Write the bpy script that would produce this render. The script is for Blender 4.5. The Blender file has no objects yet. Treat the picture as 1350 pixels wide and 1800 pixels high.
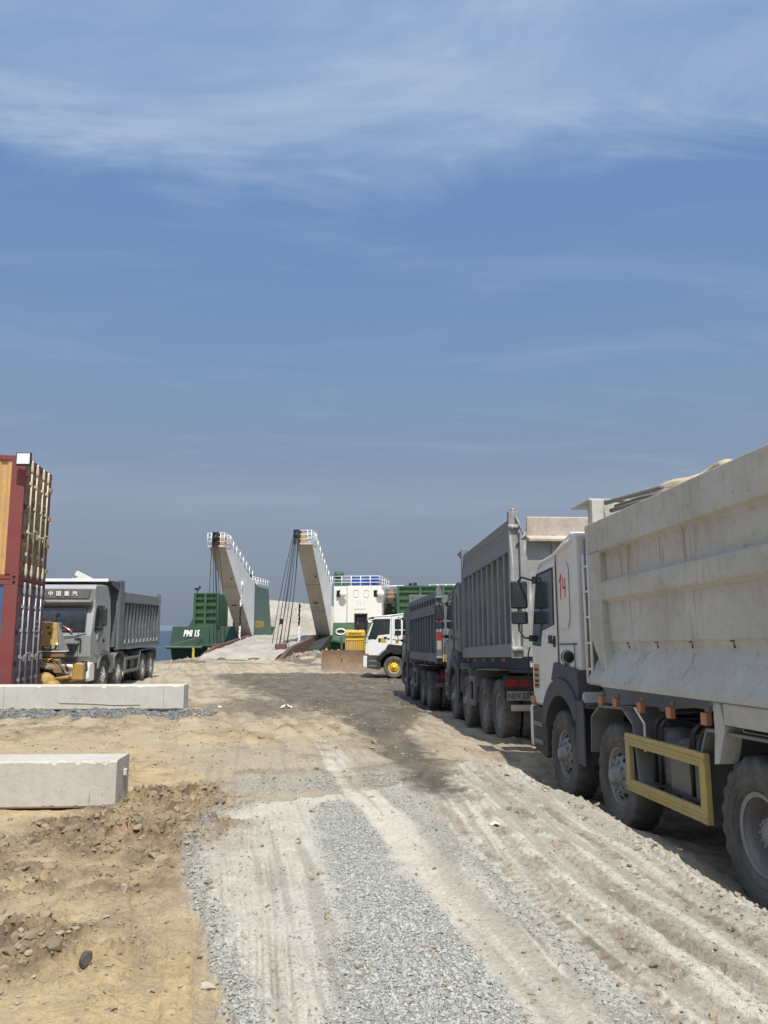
import bpy, bmesh, math, random
import numpy as np
from mathutils import Vector, Matrix, Euler
random.seed(7); rng = np.random.default_rng(11)
PI = math.pi
S = bpy.context.scene
COL = S.collection

# ------------------------------------------------------------------ camera, sky, sun, exposure
cam = bpy.data.cameras.new('camera'); cam_o = bpy.data.objects.new('camera', cam); COL.objects.link(cam_o)
cam.sensor_fit = 'VERTICAL'; cam.sensor_height = 36; cam.sensor_width = 27; cam.lens = 28.0
cam.clip_start = .05; cam.clip_end = 20000
cam_o.location = (0, 0, 1.65); cam_o.rotation_euler = (PI/2 + math.atan(208/1400), 0, 0)
S.camera = cam_o
S.view_settings.view_transform = 'Standard'; S.view_settings.look = 'None'
S.view_settings.exposure = 0.0; S.view_settings.gamma = 1; S.view_settings.use_curve_mapping = False

def lin(r, g, b):
    f = lambda c: (c/255/12.92) if c/255 <= .04045 else ((c/255+.055)/1.055)**2.4
    return (f(r), f(g), f(b), 1)

SUN_AZ = math.radians(14.5)     # east of straight behind the camera
SUN_EL = math.radians(60)
sun_dir = Vector((math.sin(SUN_AZ)*math.cos(SUN_EL), -math.cos(SUN_AZ)*math.cos(SUN_EL), math.sin(SUN_EL)))
sl = bpy.data.lights.new('sun', 'SUN'); so = bpy.data.objects.new('sun', sl); COL.objects.link(so)
sl.energy = 5.0; sl.angle = math.radians(.6); sl.color = (1, .955, .87)
so.rotation_euler = sun_dir.to_track_quat('Z', 'Y').to_euler()

W = bpy.data.worlds.new('World'); S.world = W; W.use_nodes = True
def world():
    nt = W.node_tree; N = nt.nodes; L = nt.links; N.clear()
    out = N.new('ShaderNodeOutputWorld'); bg = N.new('ShaderNodeBackground'); L.new(bg.outputs[0], out.inputs[0])
    tc = N.new('ShaderNodeTexCoord')
    sep = N.new('ShaderNodeSeparateXYZ'); L.new(tc.outputs['Generated'], sep.inputs[0])
    def math_(op, a, b=None, c=None):
        m = N.new('ShaderNodeMath'); m.operation = op
        for i, v in enumerate((a, b, c)):
            if v is None: continue
            if isinstance(v, (int, float)): m.inputs[i].default_value = v
            else: L.new(v, m.inputs[i])
        return m.outputs[0]
    z = sep.outputs['Z']
    ramp = N.new('ShaderNodeValToRGB'); L.new(z, ramp.inputs[0])
    stops = [(0.0, (130, 143, 162)), (.06, (134, 147, 168)), (.13, (141, 155, 177)), (.165, (148, 162, 184)), (.20, (137, 155, 183)), (.30, (128, 157, 192)),
             (.40, (119, 153, 198)), (.50, (114, 150, 201)), (.62, (116, 154, 206)), (1.0, (120, 155, 205))]
    r = ramp.color_ramp
    while len(r.elements) > 1: r.elements.remove(r.elements[-1])
    r.elements[0].position = 0; r.elements[0].color = lin(*stops[0][1])
    for p, c in stops[1:]:
        e = r.elements.new(p); e.color = lin(*c)
    sky = N.new('ShaderNodeTexSky'); sky.sky_type = 'NISHITA'; sky.sun_disc = False
    sky.sun_elevation = SUN_EL; sky.sun_rotation = PI - SUN_AZ; sky.dust_density = 2.5; sky.air_density = 1.2
    sc = N.new('ShaderNodeVectorMath'); sc.operation = 'SCALE'; L.new(sky.outputs[0], sc.inputs[0]); sc.inputs['Scale'].default_value = .075
    mx = N.new('ShaderNodeMix'); mx.data_type = 'RGBA'; mx.inputs[0].default_value = .82
    L.new(sc.outputs[0], mx.inputs[6]); L.new(ramp.outputs[0], mx.inputs[7])
    # aureole of the hazy air round the sun
    dt = N.new('ShaderNodeVectorMath'); dt.operation = 'DOT_PRODUCT'; L.new(tc.outputs['Generated'], dt.inputs[0]); dt.inputs[1].default_value = sun_dir
    au = math_('POWER', math_('MAXIMUM', dt.outputs['Value'], 0.0), 5.0)
    au = math_('MULTIPLY', au, 1.35)
    ac = N.new('ShaderNodeMix'); ac.data_type = 'RGBA'; ac.blend_type = 'ADD'; L.new(au, ac.inputs[0]); L.new(mx.outputs[2], ac.inputs[6]); ac.inputs[7].default_value = (.95, .98, 1, 1)
    ac.clamp_factor = False
    # high thin cloud, laid out on a flat layer far above
    zz = math_('ADD', math_('MAXIMUM', z, 0.0), .12)
    px = math_('DIVIDE', sep.outputs['X'], zz); py = math_('DIVIDE', sep.outputs['Y'], zz)
    cb = N.new('ShaderNodeCombineXYZ'); L.new(px, cb.inputs[0]); L.new(py, cb.inputs[1])
    mp = N.new('ShaderNodeMapping'); L.new(cb.outputs[0], mp.inputs[0]); mp.inputs['Rotation'].default_value = (0, 0, math.radians(-24)); mp.inputs['Scale'].default_value = (1.1, 3.2, 1)
    mp.inputs['Location'].default_value = (1.7, .3, 0)
    n1 = N.new('ShaderNodeTexNoise'); n1.inputs['Scale'].default_value = 1.15; n1.inputs['Detail'].default_value = 12; n1.inputs['Roughness'].default_value = .62; n1.inputs['Distortion'].default_value = .7
    L.new(mp.outputs[0], n1.inputs[0])
    n2 = N.new('ShaderNodeTexNoise'); n2.inputs['Scale'].default_value = .9; n2.inputs['Detail'].default_value = 3; L.new(cb.outputs[0], n2.inputs[0])
    edge = math_('ADD', z, math_('MULTIPLY', math_('SUBTRACT', n1.outputs[0], .5), .20))
    edge = math_('ADD', edge, math_('MULTIPLY', sep.outputs['X'], .0))
    mr = N.new('ShaderNodeMapRange'); mr.interpolation_type = 'SMOOTHSTEP'; L.new(edge, mr.inputs[0])
    mr.inputs[1].default_value = .485; mr.inputs[2].default_value = .575
    cr = N.new('ShaderNodeMapRange'); L.new(n1.outputs[0], cr.inputs[0]); cr.inputs[1].default_value = .30; cr.inputs[2].default_value = .78; cr.inputs[3].default_value = .22; cr.inputs[4].default_value = 1.0
    amt = math_('MULTIPLY', mr.outputs[0], cr.outputs[0])
    nb = N.new('ShaderNodeMapRange'); L.new(n2.outputs[0], nb.inputs[0]); nb.inputs[1].default_value = .3; nb.inputs[2].default_value = .7; nb.inputs[3].default_value = .45; nb.inputs[4].default_value = 1.0
    amt = math_('MULTIPLY', amt, nb.outputs[0])
    amt = math_('MULTIPLY', amt, .95)
    # faint low streaks
    w = math_('MULTIPLY', math_('SUBTRACT', n1.outputs[0], .50), .55)
    low = N.new('ShaderNodeMapRange'); low.interpolation_type = 'SMOOTHSTEP'; L.new(z, low.inputs[0]); low.inputs[1].default_value = .04; low.inputs[2].default_value = .2
    w = math_('MULTIPLY', math_('MAXIMUM', w, 0.0), low.outputs[0])
    amt = math_('MINIMUM', math_('ADD', amt, w), .9)
    cm = N.new('ShaderNodeMix'); cm.data_type = 'RGBA'; L.new(amt, cm.inputs[0]); L.new(ac.outputs[2], cm.inputs[6]); cm.inputs[7].default_value = lin(192, 208, 228)
    L.new(cm.outputs[2], bg.inputs[0]); bg.inputs[1].default_value = 1.0
world()

# ------------------------------------------------------------------ materials
MATS = {}
def nodes_of(name):
    m = bpy.data.materials.new(name); m.use_nodes = True
    nt = m.node_tree; b = nt.nodes['Principled BSDF']
    return m, nt, nt.nodes, nt.links, b
def mixc(N, L, fac, a, b, blend='MIX'):
    m = N.new('ShaderNodeMix'); m.data_type = 'RGBA'; m.blend_type = blend
    for i, v in ((0, fac), (6, a), (7, b)):
        if hasattr(v, 'is_output'): L.new(v, m.inputs[i])
        elif i == 0: m.inputs[0].default_value = v
        else: m.inputs[i].default_value = v if len(v) == 4 else (*v, 1)
    return m.outputs[2]
def noise(N, L, co, scale, detail=4, rough=.55, sx=None):
    if sx:
        mp = N.new('ShaderNodeMapping'); L.new(co, mp.inputs[0]); mp.inputs['Scale'].default_value = sx; co = mp.outputs[0]
    n = N.new('ShaderNodeTexNoise'); n.inputs['Scale'].default_value = scale; n.inputs['Detail'].default_value = detail; n.inputs['Roughness'].default_value = rough
    L.new(co, n.inputs[0]); return n.outputs[0]
def rmap(N, L, v, a, b, c=0., d=1.):
    m = N.new('ShaderNodeMapRange'); L.new(v, m.inputs[0])
    for i, x in enumerate((a, b, c, d)): m.inputs[i+1].default_value = x
    return m.outputs[0]
def paint(name, base, dirt=None, amount=.5, streak=.0, streak_col=None, rough=.5, metal=0., bump=.004, scale=1., spots=0., spot_col=None):
    """painted or bare surface with dust patches, vertical runs and chips, in the part's own coordinates"""
    if name in MATS: return MATS[name]
    m, nt, N, L, b = nodes_of(name)
    co = N.new('ShaderNodeTexCoord').outputs['Object']
    c = (*base, 1)
    big = noise(N, L, co, 1.3*scale, 6, .62); fine = noise(N, L, co, 26*scale, 5, .6)
    col = mixc(N, L, rmap(N, L, fine, .3, .7, 0, .16), c, tuple(x*.62 for x in base))
    if dirt is not None:
        f = rmap(N, L, big, .38, .68, 0, amount)
        col = mixc(N, L, f, col, dirt)
        f2 = rmap(N, L, noise(N, L, co, 7*scale, 6, .7), .5, .72, 0, amount*.7)
        col = mixc(N, L, f2, col, tuple(x*.75 for x in dirt))
    if streak > 0:
        s = noise(N, L, co, 9, 4, .6, (1.6, 1.6, .12))
        s2 = noise(N, L, co, 1.1, 3)
        mm = N.new('ShaderNodeMath'); mm.operation = 'MULTIPLY'; L.new(rmap(N, L, s, .54, .68), mm.inputs[0]); L.new(rmap(N, L, s2, .42, .62, 0, streak), mm.inputs[1])
        col = mixc(N, L, mm.outputs[0], col, streak_col or (.16, .11, .07))
    if spots > 0:
        s = noise(N, L, co, 14*scale, 7, .72)
        col = mixc(N, L, rmap(N, L, s, .63, .70, 0, spots), col, spot_col or (.05, .045, .04))
    L.new(col, b.inputs['Base Color'])
    L.new(rmap(N, L, big, .3, .7, min(1, rough-.08), min(1, rough+.2)), b.inputs['Roughness'])
    b.inputs['Metallic'].default_value = metal
    bp = N.new('ShaderNodeBump'); bp.inputs['Strength'].default_value = .5; bp.inputs['Distance'].default_value = bump
    L.new(noise(N, L, co, 11*scale, 6, .6), bp.inputs['Height']); L.new(bp.outputs[0], b.inputs['Normal'])
    MATS[name] = m; return m
def glassy(name, base, rough=.06):
    if name in MATS: return MATS[name]
    m, nt, N, L, b = nodes_of(name)
    co = N.new('ShaderNodeTexCoord').outputs['Object']
    d = rmap(N, L, noise(N, L, co, 3, 5, .6), .45, .75, 0, .12)
    L.new(mixc(N, L, d, base, (.2, .18, .15)), b.inputs['Base Color'])
    L.new(rmap(N, L, noise(N, L, co, 5, 4), .3, .8, rough, rough+.12), b.inputs['Roughness'])
    b.inputs['Specular IOR Level'].default_value = .8
    MATS[name] = m; return m

DUST = (.46, .40, .31)
M_white = paint('dusty_white_paint', (.50, .487, .445), (.37, .345, .295), .65, .35, (.26, .19, .13), .55, spots=.65, spot_col=(.13, .10, .08))
def rust_runs(m):
    """rust and dirt that has run down below the rails of the stepped body"""
    nt = m.node_tree; N = nt.nodes; L = nt.links; b = N['Principled BSDF']; src = b.inputs['Base Color'].links[0].from_socket
    co = N.new('ShaderNodeTexCoord').outputs['Object']; sp = N.new('ShaderNodeSeparateXYZ'); L.new(co, sp.inputs[0]); z = sp.outputs['Z']
    def mul(*v):
        o = v[0]
        for w in v[1:]:
            q = N.new('ShaderNodeMath'); q.operation = 'MULTIPLY'; L.new(o, q.inputs[0]); L.new(w, q.inputs[1]); o = q.outputs[0]
        return o
    lines = rmap(N, L, noise(N, L, co, 22, 3, .7, (1, 1, .035)), .52, .61)
    lens = noise(N, L, co, 5, 2, .5, (1, 1, .02))
    wide = rmap(N, L, noise(N, L, co, .9, 2, .5, (1, 1, .1)), .40, .60)
    for top, dep, amt, c in ((2.94, .36, 1.0, (.21, .125, .07)), (2.41, .30, .6, (.30, .22, .15)), (1.95, .20, .30, (.20, .16, .12)), (3.31, .30, .40, (.17, .15, .13))):
        g = rmap(N, L, z, top-dep, top, 0, 1); u = N.new('ShaderNodeMath'); u.operation = 'LESS_THAN'; L.new(z, u.inputs[0]); u.inputs[1].default_value = top
        q = N.new('ShaderNodeMath'); q.operation = 'ADD'; L.new(g, q.inputs[0]); L.new(rmap(N, L, lens, .3, .7, -.6, .4), q.inputs[1]); q.use_clamp = True
        src = mixc(N, L, mul(rmap(N, L, q.outputs[0], 0, .5, 0, amt), u.outputs[0], lines, wide), src, c)
    scuff = rmap(N, L, noise(N, L, co, 3.2, 8, .78, (.5, 1, 1)), .60, .66, 0, .55)
    src = mixc(N, L, scuff, src, (.22, .20, .175))
    L.new(src, b.inputs['Base Color'])
rust_runs(M_white)
def dented(m, dist, sc):
    nt = m.node_tree; N = nt.nodes; L = nt.links; b = N['Principled BSDF']; prev = b.inputs['Normal'].links[0].from_socket
    co = N.new('ShaderNodeTexCoord').outputs['Object']; bp = N.new('ShaderNodeBump'); bp.inputs['Distance'].default_value = dist; bp.inputs['Strength'].default_value = .8
    L.new(noise(N, L, co, sc, 2, .4), bp.inputs['Height']); L.new(prev, bp.inputs['Normal']); L.new(bp.outputs[0], b.inputs['Normal'])
dented(M_white, .06, 1.8)
M_cab = paint('cab_white_paint', (.72, .71, .68), (.50, .46, .39), .35, .15, rough=.4, bump=.001)
M_clean = paint('clean_white_paint', (.80, .80, .79), (.62, .58, .5), .22, .05, rough=.35, bump=.001)
M_grey = paint('grey_body_paint', (.115, .128, .145), (.19, .19, .185), .5, .35, (.20, .20, .195), .5, spots=.22, spot_col=(.3, .3, .29))
M_greyb = paint('blue_grey_body_paint', (.165, .182, .205), (.24, .24, .232), .55, .45, (.30, .30, .29), .5, spots=.3, spot_col=(.36, .36, .35))
M_grey2 = paint('worn_grey_board', (.19, .19, .185), (.25, .23, .2), .6, .3, (.12, .1, .08), .6)
M_tail = paint('worn_tailgate', (.30, .305, .30), (.17, .17, .165), .7, 1., (.68, .67, .63), .45, spots=.6, spot_col=(.14, .13, .12))
M_flap = paint('rusty_pale_flap', (.52, .47, .41), (.36, .26, .2), .7, .9, (.74, .70, .62), .6)
M_dark = paint('dark_chassis', (.025, .027, .031), (.11, .10, .085), .5, rough=.65)
M_plast = paint('dark_blue_plastic', (.05, .058, .075), (.15, .14, .125), .45, rough=.6)
M_tyre = paint('tyre_rubber', (.055, .054, .052), (.20, .185, .16), .8, rough=.85, scale=2)
M_rim = paint('dusty_steel_rim', (.28, .27, .26), (.24, .21, .18), .6, rough=.5, metal=.2, scale=2)
M_chrome = paint('polished_alloy_rim', (.75, .75, .74), (.45, .42, .37), .35, rough=.22, metal=.85, scale=2)
M_yrim = paint('yellow_rim', (.75, .52, .05), (.5, .4, .2), .3, rough=.45)
M_black = paint('matt_black', (.012, .012, .013), (.06, .055, .05), .3, rough=.55)
M_hole = paint('dark_opening', (.006, .006, .007), None, rough=.9)
M_glass = glassy('window_glass', (.018, .026, .032))
M_yguard = paint('yellow_side_guard', (.50, .37, .10), (.36, .30, .20), .75, .4, (.14, .11, .07), .65)
M_orange = paint('orange_lens', (.42, .16, .07), (.4, .25, .15), .5, rough=.35)
M_red = paint('red_lens', (.35, .02, .02), (.2, .1, .08), .4, rough=.35)
M_redpaint = paint('red_marker_paint', (.55, .02, .02), rough=.6)
M_tarp = paint('beige_tarpaulin', (.60, .50, .34), (.36, .28, .18), .5, rough=.85, bump=.02)
M_plate = paint('plate_white', (.34, .34, .30), (.25, .22, .18), .6, rough=.6)
M_ink = paint('dark_lettering', (.02, .02, .02), rough=.6)
M_wink = paint('white_lettering', (.85, .85, .83), rough=.4)
M_silver = paint('silver_cab_paint', (.34, .35, .35), (.33, .31, .28), .35, rough=.32, metal=.15, bump=.001)
M_chassisgrey = paint('grey_frame_paint', (.13, .135, .14), (.30, .27, .22), .55, rough=.6)
M_mirror = glassy('mirror_glass', (.03, .035, .04), .02)
M_lamp = paint('lamp_lens', (.75, .77, .78), (.5, .5, .5), .2, rough=.12)
M_tank = paint('dusty_air_tank', (.13, .13, .13), (.27, .24, .20), .6, rough=.5)

for _m in (M_greyb, M_grey, M_tail): dented(_m, .05, 2.2)

# ------------------------------------------------------------------ mesh helpers
class MB:
    def __init__(s): s.v = []; s.f = []; s.m = []; s.sm = []; s.mi = 0; s.smooth = False
    def add(s, vs, fs, smooth=None):
        o = len(s.v); s.v += [tuple(p) for p in vs]
        for f in fs: s.f.append([i+o for i in f]); s.m.append(s.mi); s.sm.append(s.smooth if smooth is None else smooth)
        return s
    def box(s, c, d, rx=0, ry=0, rz=0, taper=None):
        h = [x/2 for x in d]; R = Euler((rx, ry, rz)).to_matrix(); vs = []
        for z in (-1, 1):
            for x, y in ((-1, -1), (1, -1), (1, 1), (-1, 1)):
                t = taper if (taper and z > 0) else 1
                p = R @ Vector((x*h[0]*t, y*h[1]*t, z*h[2])); vs.append((p.x+c[0], p.y+c[1], p.z+c[2]))
        return s.add(vs, [(3, 2, 1, 0), (4, 5, 6, 7), (0, 1, 5, 4), (1, 2, 6, 5), (2, 3, 7, 6), (3, 0, 4, 7)])
    def b2(s, a, b):
        return s.box([(a[i]+b[i])/2 for i in range(3)], [abs(b[i]-a[i]) for i in range(3)])
    def tube(s, p, q, r, n=10, r2=None, cap=True):
        p, q = Vector(p), Vector(q); d = (q-p).normalized(); a = d.orthogonal().normalized(); b = d.cross(a); r2 = r if r2 is None else r2
        vs = []
        for P, R in ((p, r), (q, r2)):
            for i in range(n): t = 2*PI*i/n; vs.append(P + (a*math.cos(t)+b*math.sin(t))*R)
        fs = [(i, (i+1) % n, n+(i+1) % n, n+i) for i in range(n)]
        s.add(vs, fs, True)
        if cap: o = len(s.v)-2*n; s.f += [[o+i for i in range(n)][::-1], [o+n+i for i in range(n)]]; s.m += [s.mi]*2; s.sm += [False]*2
        return s
    def pipe(s, pts, r, n=8):
        pts = [Vector(p) for p in pts]; rings = []
        a = None
        for k, p in enumerate(pts):
            d = ((pts[min(k+1, len(pts)-1)] - pts[max(k-1, 0)])).normalized()
            if a is None: a = d.orthogonal().normalized()
            a = (a - d*a.dot(d)).normalized(); b = d.cross(a)
            rings.append([p + (a*math.cos(2*PI*i/n)+b*math.sin(2*PI*i/n))*r for i in range(n)])
        vs = [v for g in rings for v in g]; fs = []
        for k in range(len(pts)-1):
            for i in range(n): fs.append((k*n+i, k*n+(i+1) % n, (k+1)*n+(i+1) % n, (k+1)*n+i))
        fs += [tuple(range(n))[::-1], tuple((len(pts)-1)*n+i for i in range(n))]
        return s.add(vs, fs, True)
    def prism(s, poly, ax, lo, hi):
        """poly in the two other axes (in x,y,z order), extruded along ax"""
        def P(a, b, t): return {'x': (t, a, b), 'y': (a, t, b), 'z': (a, b, t)}[ax]
        n = len(poly); vs = [P(a, b, lo) for a, b in poly] + [P(a, b, hi) for a, b in poly]
        fs = [tuple(range(n)), tuple(range(2*n-1, n-1, -1))] + [(i, n+i, n+(i+1) % n, (i+1) % n) for i in range(n)]
        return s.add(vs, fs)
    def lathe(s, prof, c, ax='y', n=32, fn=None, caps=True):
        """prof: (radius, offset along ax)"""
        vs = []
        for k, (r, t) in enumerate(prof):
            for i in range(n):
                a = 2*PI*i/n; rr = fn(k, i, r) if fn else r
                u, w = rr*math.cos(a), rr*math.sin(a)
                q = {'x': (t, u, w), 'y': (u, t, w), 'z': (u, w, t)}[ax]
                vs.append((q[0]+c[0], q[1]+c[1], q[2]+c[2]))
        fs = []
        for k in range(len(prof)-1):
            for i in range(n): fs.append((k*n+i, k*n+(i+1) % n, (k+1)*n+(i+1) % n, (k+1)*n+i))
        if caps and prof[0][0] > 0.0005: fs.append(tuple(range(n)))
        if caps and prof[-1][0] > 0.0005: fs.append(tuple((len(prof)-1)*n+i for i in range(n)))
        return s.add(vs, fs, True)
    def build(s, name, mat, parent=None, bevel=0, auto=True):
        me = bpy.data.meshes.new(name); me.from_pydata(s.v, [], s.f)
        for m in (mat if isinstance(mat, (list, tuple)) else [mat]): me.materials.append(m)
        me.polygons.foreach_set('material_index', s.m); me.polygons.foreach_set('use_smooth', s.sm)
        bm = bmesh.new(); bm.from_mesh(me); bmesh.ops.recalc_face_normals(bm, faces=bm.faces)
        bm.to_mesh(me); bm.free(); me.update()
        o = bpy.data.objects.new(name, me); COL.objects.link(o)
        if parent: o.parent = parent
        if bevel:
            md = o.modifiers.new('bevel', 'BEVEL'); md.width = bevel; md.segments = 2; md.limit_method = 'ANGLE'; md.angle_limit = math.radians(40)
        return o
def tag(o, label, cat, group=None, kind=None):
    if label: o['label'] = label
    if cat: o['category'] = cat
    if group: o['group'] = group
    if kind: o['kind'] = kind
    return o
def thing(name, label, cat, loc=(0, 0, 0), rot=(0, 0, 0), group=None):
    o = bpy.data.objects.new(name, None); COL.objects.link(o); o.location = loc; o.rotation_euler = rot; o.empty_display_size = .2
    return tag(o, label, cat, group)
def copy_of(o, parent, loc):
    c = o.copy(); COL.objects.link(c); c.parent = parent; c.location = loc
    for ch in list(o.children):
        d = ch.copy(); COL.objects.link(d); d.parent = c
    return c
def text(body, size, mat, parent, loc, rot, sx=1., name='lettering', depth=.003, bold=0., shear=0.):
    cu = bpy.data.curves.new('t', 'FONT'); cu.body = body; cu.size = size; cu.extrude = depth; cu.align_x = 'CENTER'; cu.align_y = 'CENTER'; cu.offset = bold; cu.shear = shear; cu.resolution_u = 3
    t = bpy.data.objects.new('t', cu); COL.objects.link(t); bpy.context.view_layer.update()
    me = bpy.data.meshes.new_from_object(t.evaluated_get(bpy.context.evaluated_depsgraph_get()))
    bpy.data.objects.remove(t); me.transform(Matrix.Diagonal((sx, 1, 1, 1))); me.materials.clear(); me.materials.append(mat)
    o = bpy.data.objects.new(name, me); COL.objects.link(o); o.parent = parent; o.location = loc; o.rotation_euler = rot
    return o

# ------------------------------------------------------------------ noise in numpy (ground shape)
_p = rng.random((256, 256))
def vnoise(x, y):
    xi = np.floor(x).astype(int); yi = np.floor(y).astype(int); fx = x-xi; fy = y-yi
    fx = fx*fx*fx*(fx*(fx*6-15)+10); fy = fy*fy*fy*(fy*(fy*6-15)+10)
    a = _p[xi & 255, yi & 255]; b = _p[(xi+1) & 255, yi & 255]; c = _p[xi & 255, (yi+1) & 255]; d = _p[(xi+1) & 255, (yi+1) & 255]
    return (a*(1-fx)+b*fx)*(1-fy)+(c*(1-fx)+d*fx)*fy
def fbm(x, y, o=4, g=.5):
    t = 0; a = 1; s = 0
    for k in range(o): t = t+a*vnoise(x*2**k+17.3*k, y*2**k-9.1*k); s += a; a *= g
    return t/s
def cells(x, y):
    """distance to the nearest scattered point, and that point's random value"""
    xi = np.floor(x).astype(int); yi = np.floor(y).astype(int); best = np.full(x.shape, 9.); val = np.zeros(x.shape); sec = np.full(x.shape, 9.)
    for dx in (-1, 0, 1):
        for dy in (-1, 0, 1):
            a = xi+dx; b = yi+dy
            d = np.hypot(a+_p[a & 255, b & 255]-x, b+_p[(a+91) & 255, (b+37) & 255]-y)
            n = d < best; sec = np.where(n, best, np.minimum(sec, d)); val = np.where(n, _p[(a+13) & 255, (b+71) & 255], val); best = np.where(n, d, best)
    return best, val, sec
def knob(b, r): return r*np.clip(1-(b/r)**2, 0, 1)**1.6
def sm(e0, e1, x):
    t = np.clip((x-e0)/(e1-e0), 0, 1); return t*t*(3-2*t)

# ------------------------------------------------------------------ where the big things stand
POSE = {  # x, y, z of the front bumper on the ground, heading, nose-up pitch
    1: (3.363, 12.125, -.501, 1.659, -.023), 2: (2.81, 21.364, -.552, 1.636, -.036), 3: (1.884, 31.892, -.786, 1.66, -.017),
    4: (-10.592, 25.833, -.422, -1.522, -.010), 5: (-.796, 42.526, -.718, 2.979, .019)}
def pose_pt(q, p):
    x, y, z, yaw, pit = q; c, s, cp, sp = math.cos(yaw), math.sin(yaw), math.cos(pit), math.sin(pit)
    a = p[0]*cp-p[2]*sp; h = p[0]*sp+p[2]*cp
    return (x+a*c-p[1]*s, y+a*s+p[1]*c, z+h)
GC = [pose_pt(q, (x, y, 0)) for q in POSE.values() for x in (0, -1.5, -3.3, -6, -8) for y in (-1.05, 1.05)]
GC += [(-1,3,0),(0,3,0),(1.5,3,.0),(2.0,4.3,.04),(1.85,6,.04),(1.6,8,.03),(1.25,10,.0),(-1,8,0),(0,6,0),(-1,5.5,0),(0,9,0),(0,12,-.06),(-3,8,0),(-5,8,0),(-3,4,0),(-3,12,0),(-8,4,0),(-8,12,0),(5.5,3,-.3),
(0,15,-.15),(0,20,-.33),(0,25,-.5),(0,32,-.72),(0,42,-.75),(-5,17,0),(-8,17,0),(-8,19,-.1),(-12,18,-.05),(-5,25,-.3),(-5,35,-.5),(-3,50,-.7),(-14,57,-.4),(-9,57,-.4),(-5,57,-.5),(-20,60,-.9),(-17,69,-1.15),(-30,69,-1.15),(-8,64,-.9),(3,60,-.8),(12,60,-.8),(15,30,-.7),(15,10,-.4),(20,50,-.8),(-15,8,0),(-25,18,-.1),(-25,30,-.4),(-30,50,-.7),(-60,69,-1.15),(-60,20,-.2),(40,20,-.5),(40,60,-.9),(-10,-5,0),(0,-5,0),(6,-5,-.2),(30,-5,-.3),(-40,-5,0)]
GC = np.array(GC)
_k = lambda d: np.sqrt(d*d+.25)
_n = len(GC); _A = np.zeros((_n+3, _n+3)); _A[:_n, :_n] = _k(np.linalg.norm(GC[:, None, :2]-GC[None, :, :2], axis=2))-np.eye(_n)*.02
_A[:_n, _n] = 1; _A[:_n, _n+1:] = GC[:, :2]; _A[_n, :_n] = 1; _A[_n+1:, :_n] = GC[:, :2].T
_w = np.linalg.solve(_A, np.concatenate([GC[:, 2], [0, 0, 0]]))
def gbase(x, y):
    x = np.asarray(x, float); y = np.asarray(y, float); r = np.full(np.broadcast(x, y).shape, _w[_n])+_w[_n+1]*x+_w[_n+2]*y
    for i in range(_n): r = r+_k(np.hypot(x-GC[i, 0], y-GC[i, 1]))*_w[i]
    # beyond the shore the bed drops under the sea
    shore = 67.5+1.2*np.sin(x*.11)+.8*np.sin(x*.37)
    r = r-sm(0, 6, y-shore)*2.2
    return r
def seg_d(x, y, pts):
    """distance to a polyline, signed side and length along it"""
    best = np.full(x.shape, 1e9); side = np.zeros(x.shape); along = np.zeros(x.shape); acc = 0
    for (ax, ay), (bx, by) in zip(pts[:-1], pts[1:]):
        dx, dy = bx-ax, by-ay; L2 = dx*dx+dy*dy; t = np.clip(((x-ax)*dx+(y-ay)*dy)/L2, 0, 1)
        d = np.hypot(x-ax-t*dx, y-ay-t*dy); m = d < best
        side = np.where(m, np.sign((x-ax)*dy-(y-ay)*dx), side); along = np.where(m, acc+t*math.sqrt(L2), along); best = np.where(m, d, best); acc += math.sqrt(L2)
    return best, side, along
def inside(x, y, poly):
    r = np.zeros(x.shape, bool); n = len(poly)
    for i in range(n):
        x1, y1 = poly[i]; x2, y2 = poly[(i+1) % n]
        c = ((y1 > y) != (y2 > y)) & (x < (x2-x1)*(y-y1)/(y2-y1+1e-12)+x1); r ^= c
    return r
ROAD_E = [(-.40, -2.), (-.45, 2.2), (-.63, 3.63), (-.72, 3.83), (-.82, 4.06), (-.94, 4.56), (-1.09, 4.92), (-1.31, 5.47), (-1.52, 6.29), (-1.61, 7.16), (-1.52, 7.6), (-1.29, 7.9), (-.9, 8.15)]
ROAD = ROAD_E + [(-.45, 8.4), (0, 8.6), (.5, 9.2), (1.0, 10.2), (1.35, 11.2), (1.6, 10.6), (1.95, 9.2), (2.2, 7.8), (2.35, 6), (2.5, 4.3), (2.9, -2)]
BERM = [(2.2, 2.), (2.08, 4.3), (2.05, 5.2), (2.0, 6.2), (1.92, 7.2), (1.75, 8.6), (1.5, 10.3), (1.3, 11.2)]
RUTS = [([(1.9, 2.0), (1.44, 3.56), (1.24, 4.08), (1.06, 4.84), (.95, 5.95), (.87, 7.23), (.76, 8.79), (.7, 10)], .085, .013),
        ([(2.0, 3.0), (1.68, 3.77), (1.48, 4.21), (1.35, 4.95), (1.27, 5.92), (1.18, 7.05), (1.13, 8.47), (1.0, 10.4), (.6, 13)], .085, .014),
        ([(1.5, 2.4), (1.18, 3.54), (.95, 4.35), (.77, 5.57), (.59, 6.88), (.36, 8.4)], .05, .008),
        ([(2.1, 3.3), (1.78, 4.5), (1.58, 5.8), (1.45, 7.2), (1.32, 8.6), (1.2, 10)], .055, .009)]
SMOOTH = [(1.1, 2.), (.76, 3.55), (.55, 4.47), (.27, 6.03), (-.08, 7.65), (-.51, 9.92), (-.9, 12.3), (-1.3, 16)]
TRK = [[(-.35, 2.2), (-.55, 3.63), (-.72, 4.64), (-1.08, 6.29), (-1.3, 7.59)], [(-.15, 2.2), (-.36, 3.62), (-.5, 4.62), (-.78, 6.29), (-1.05, 7.82), (-1.4, 10.)]]
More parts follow.
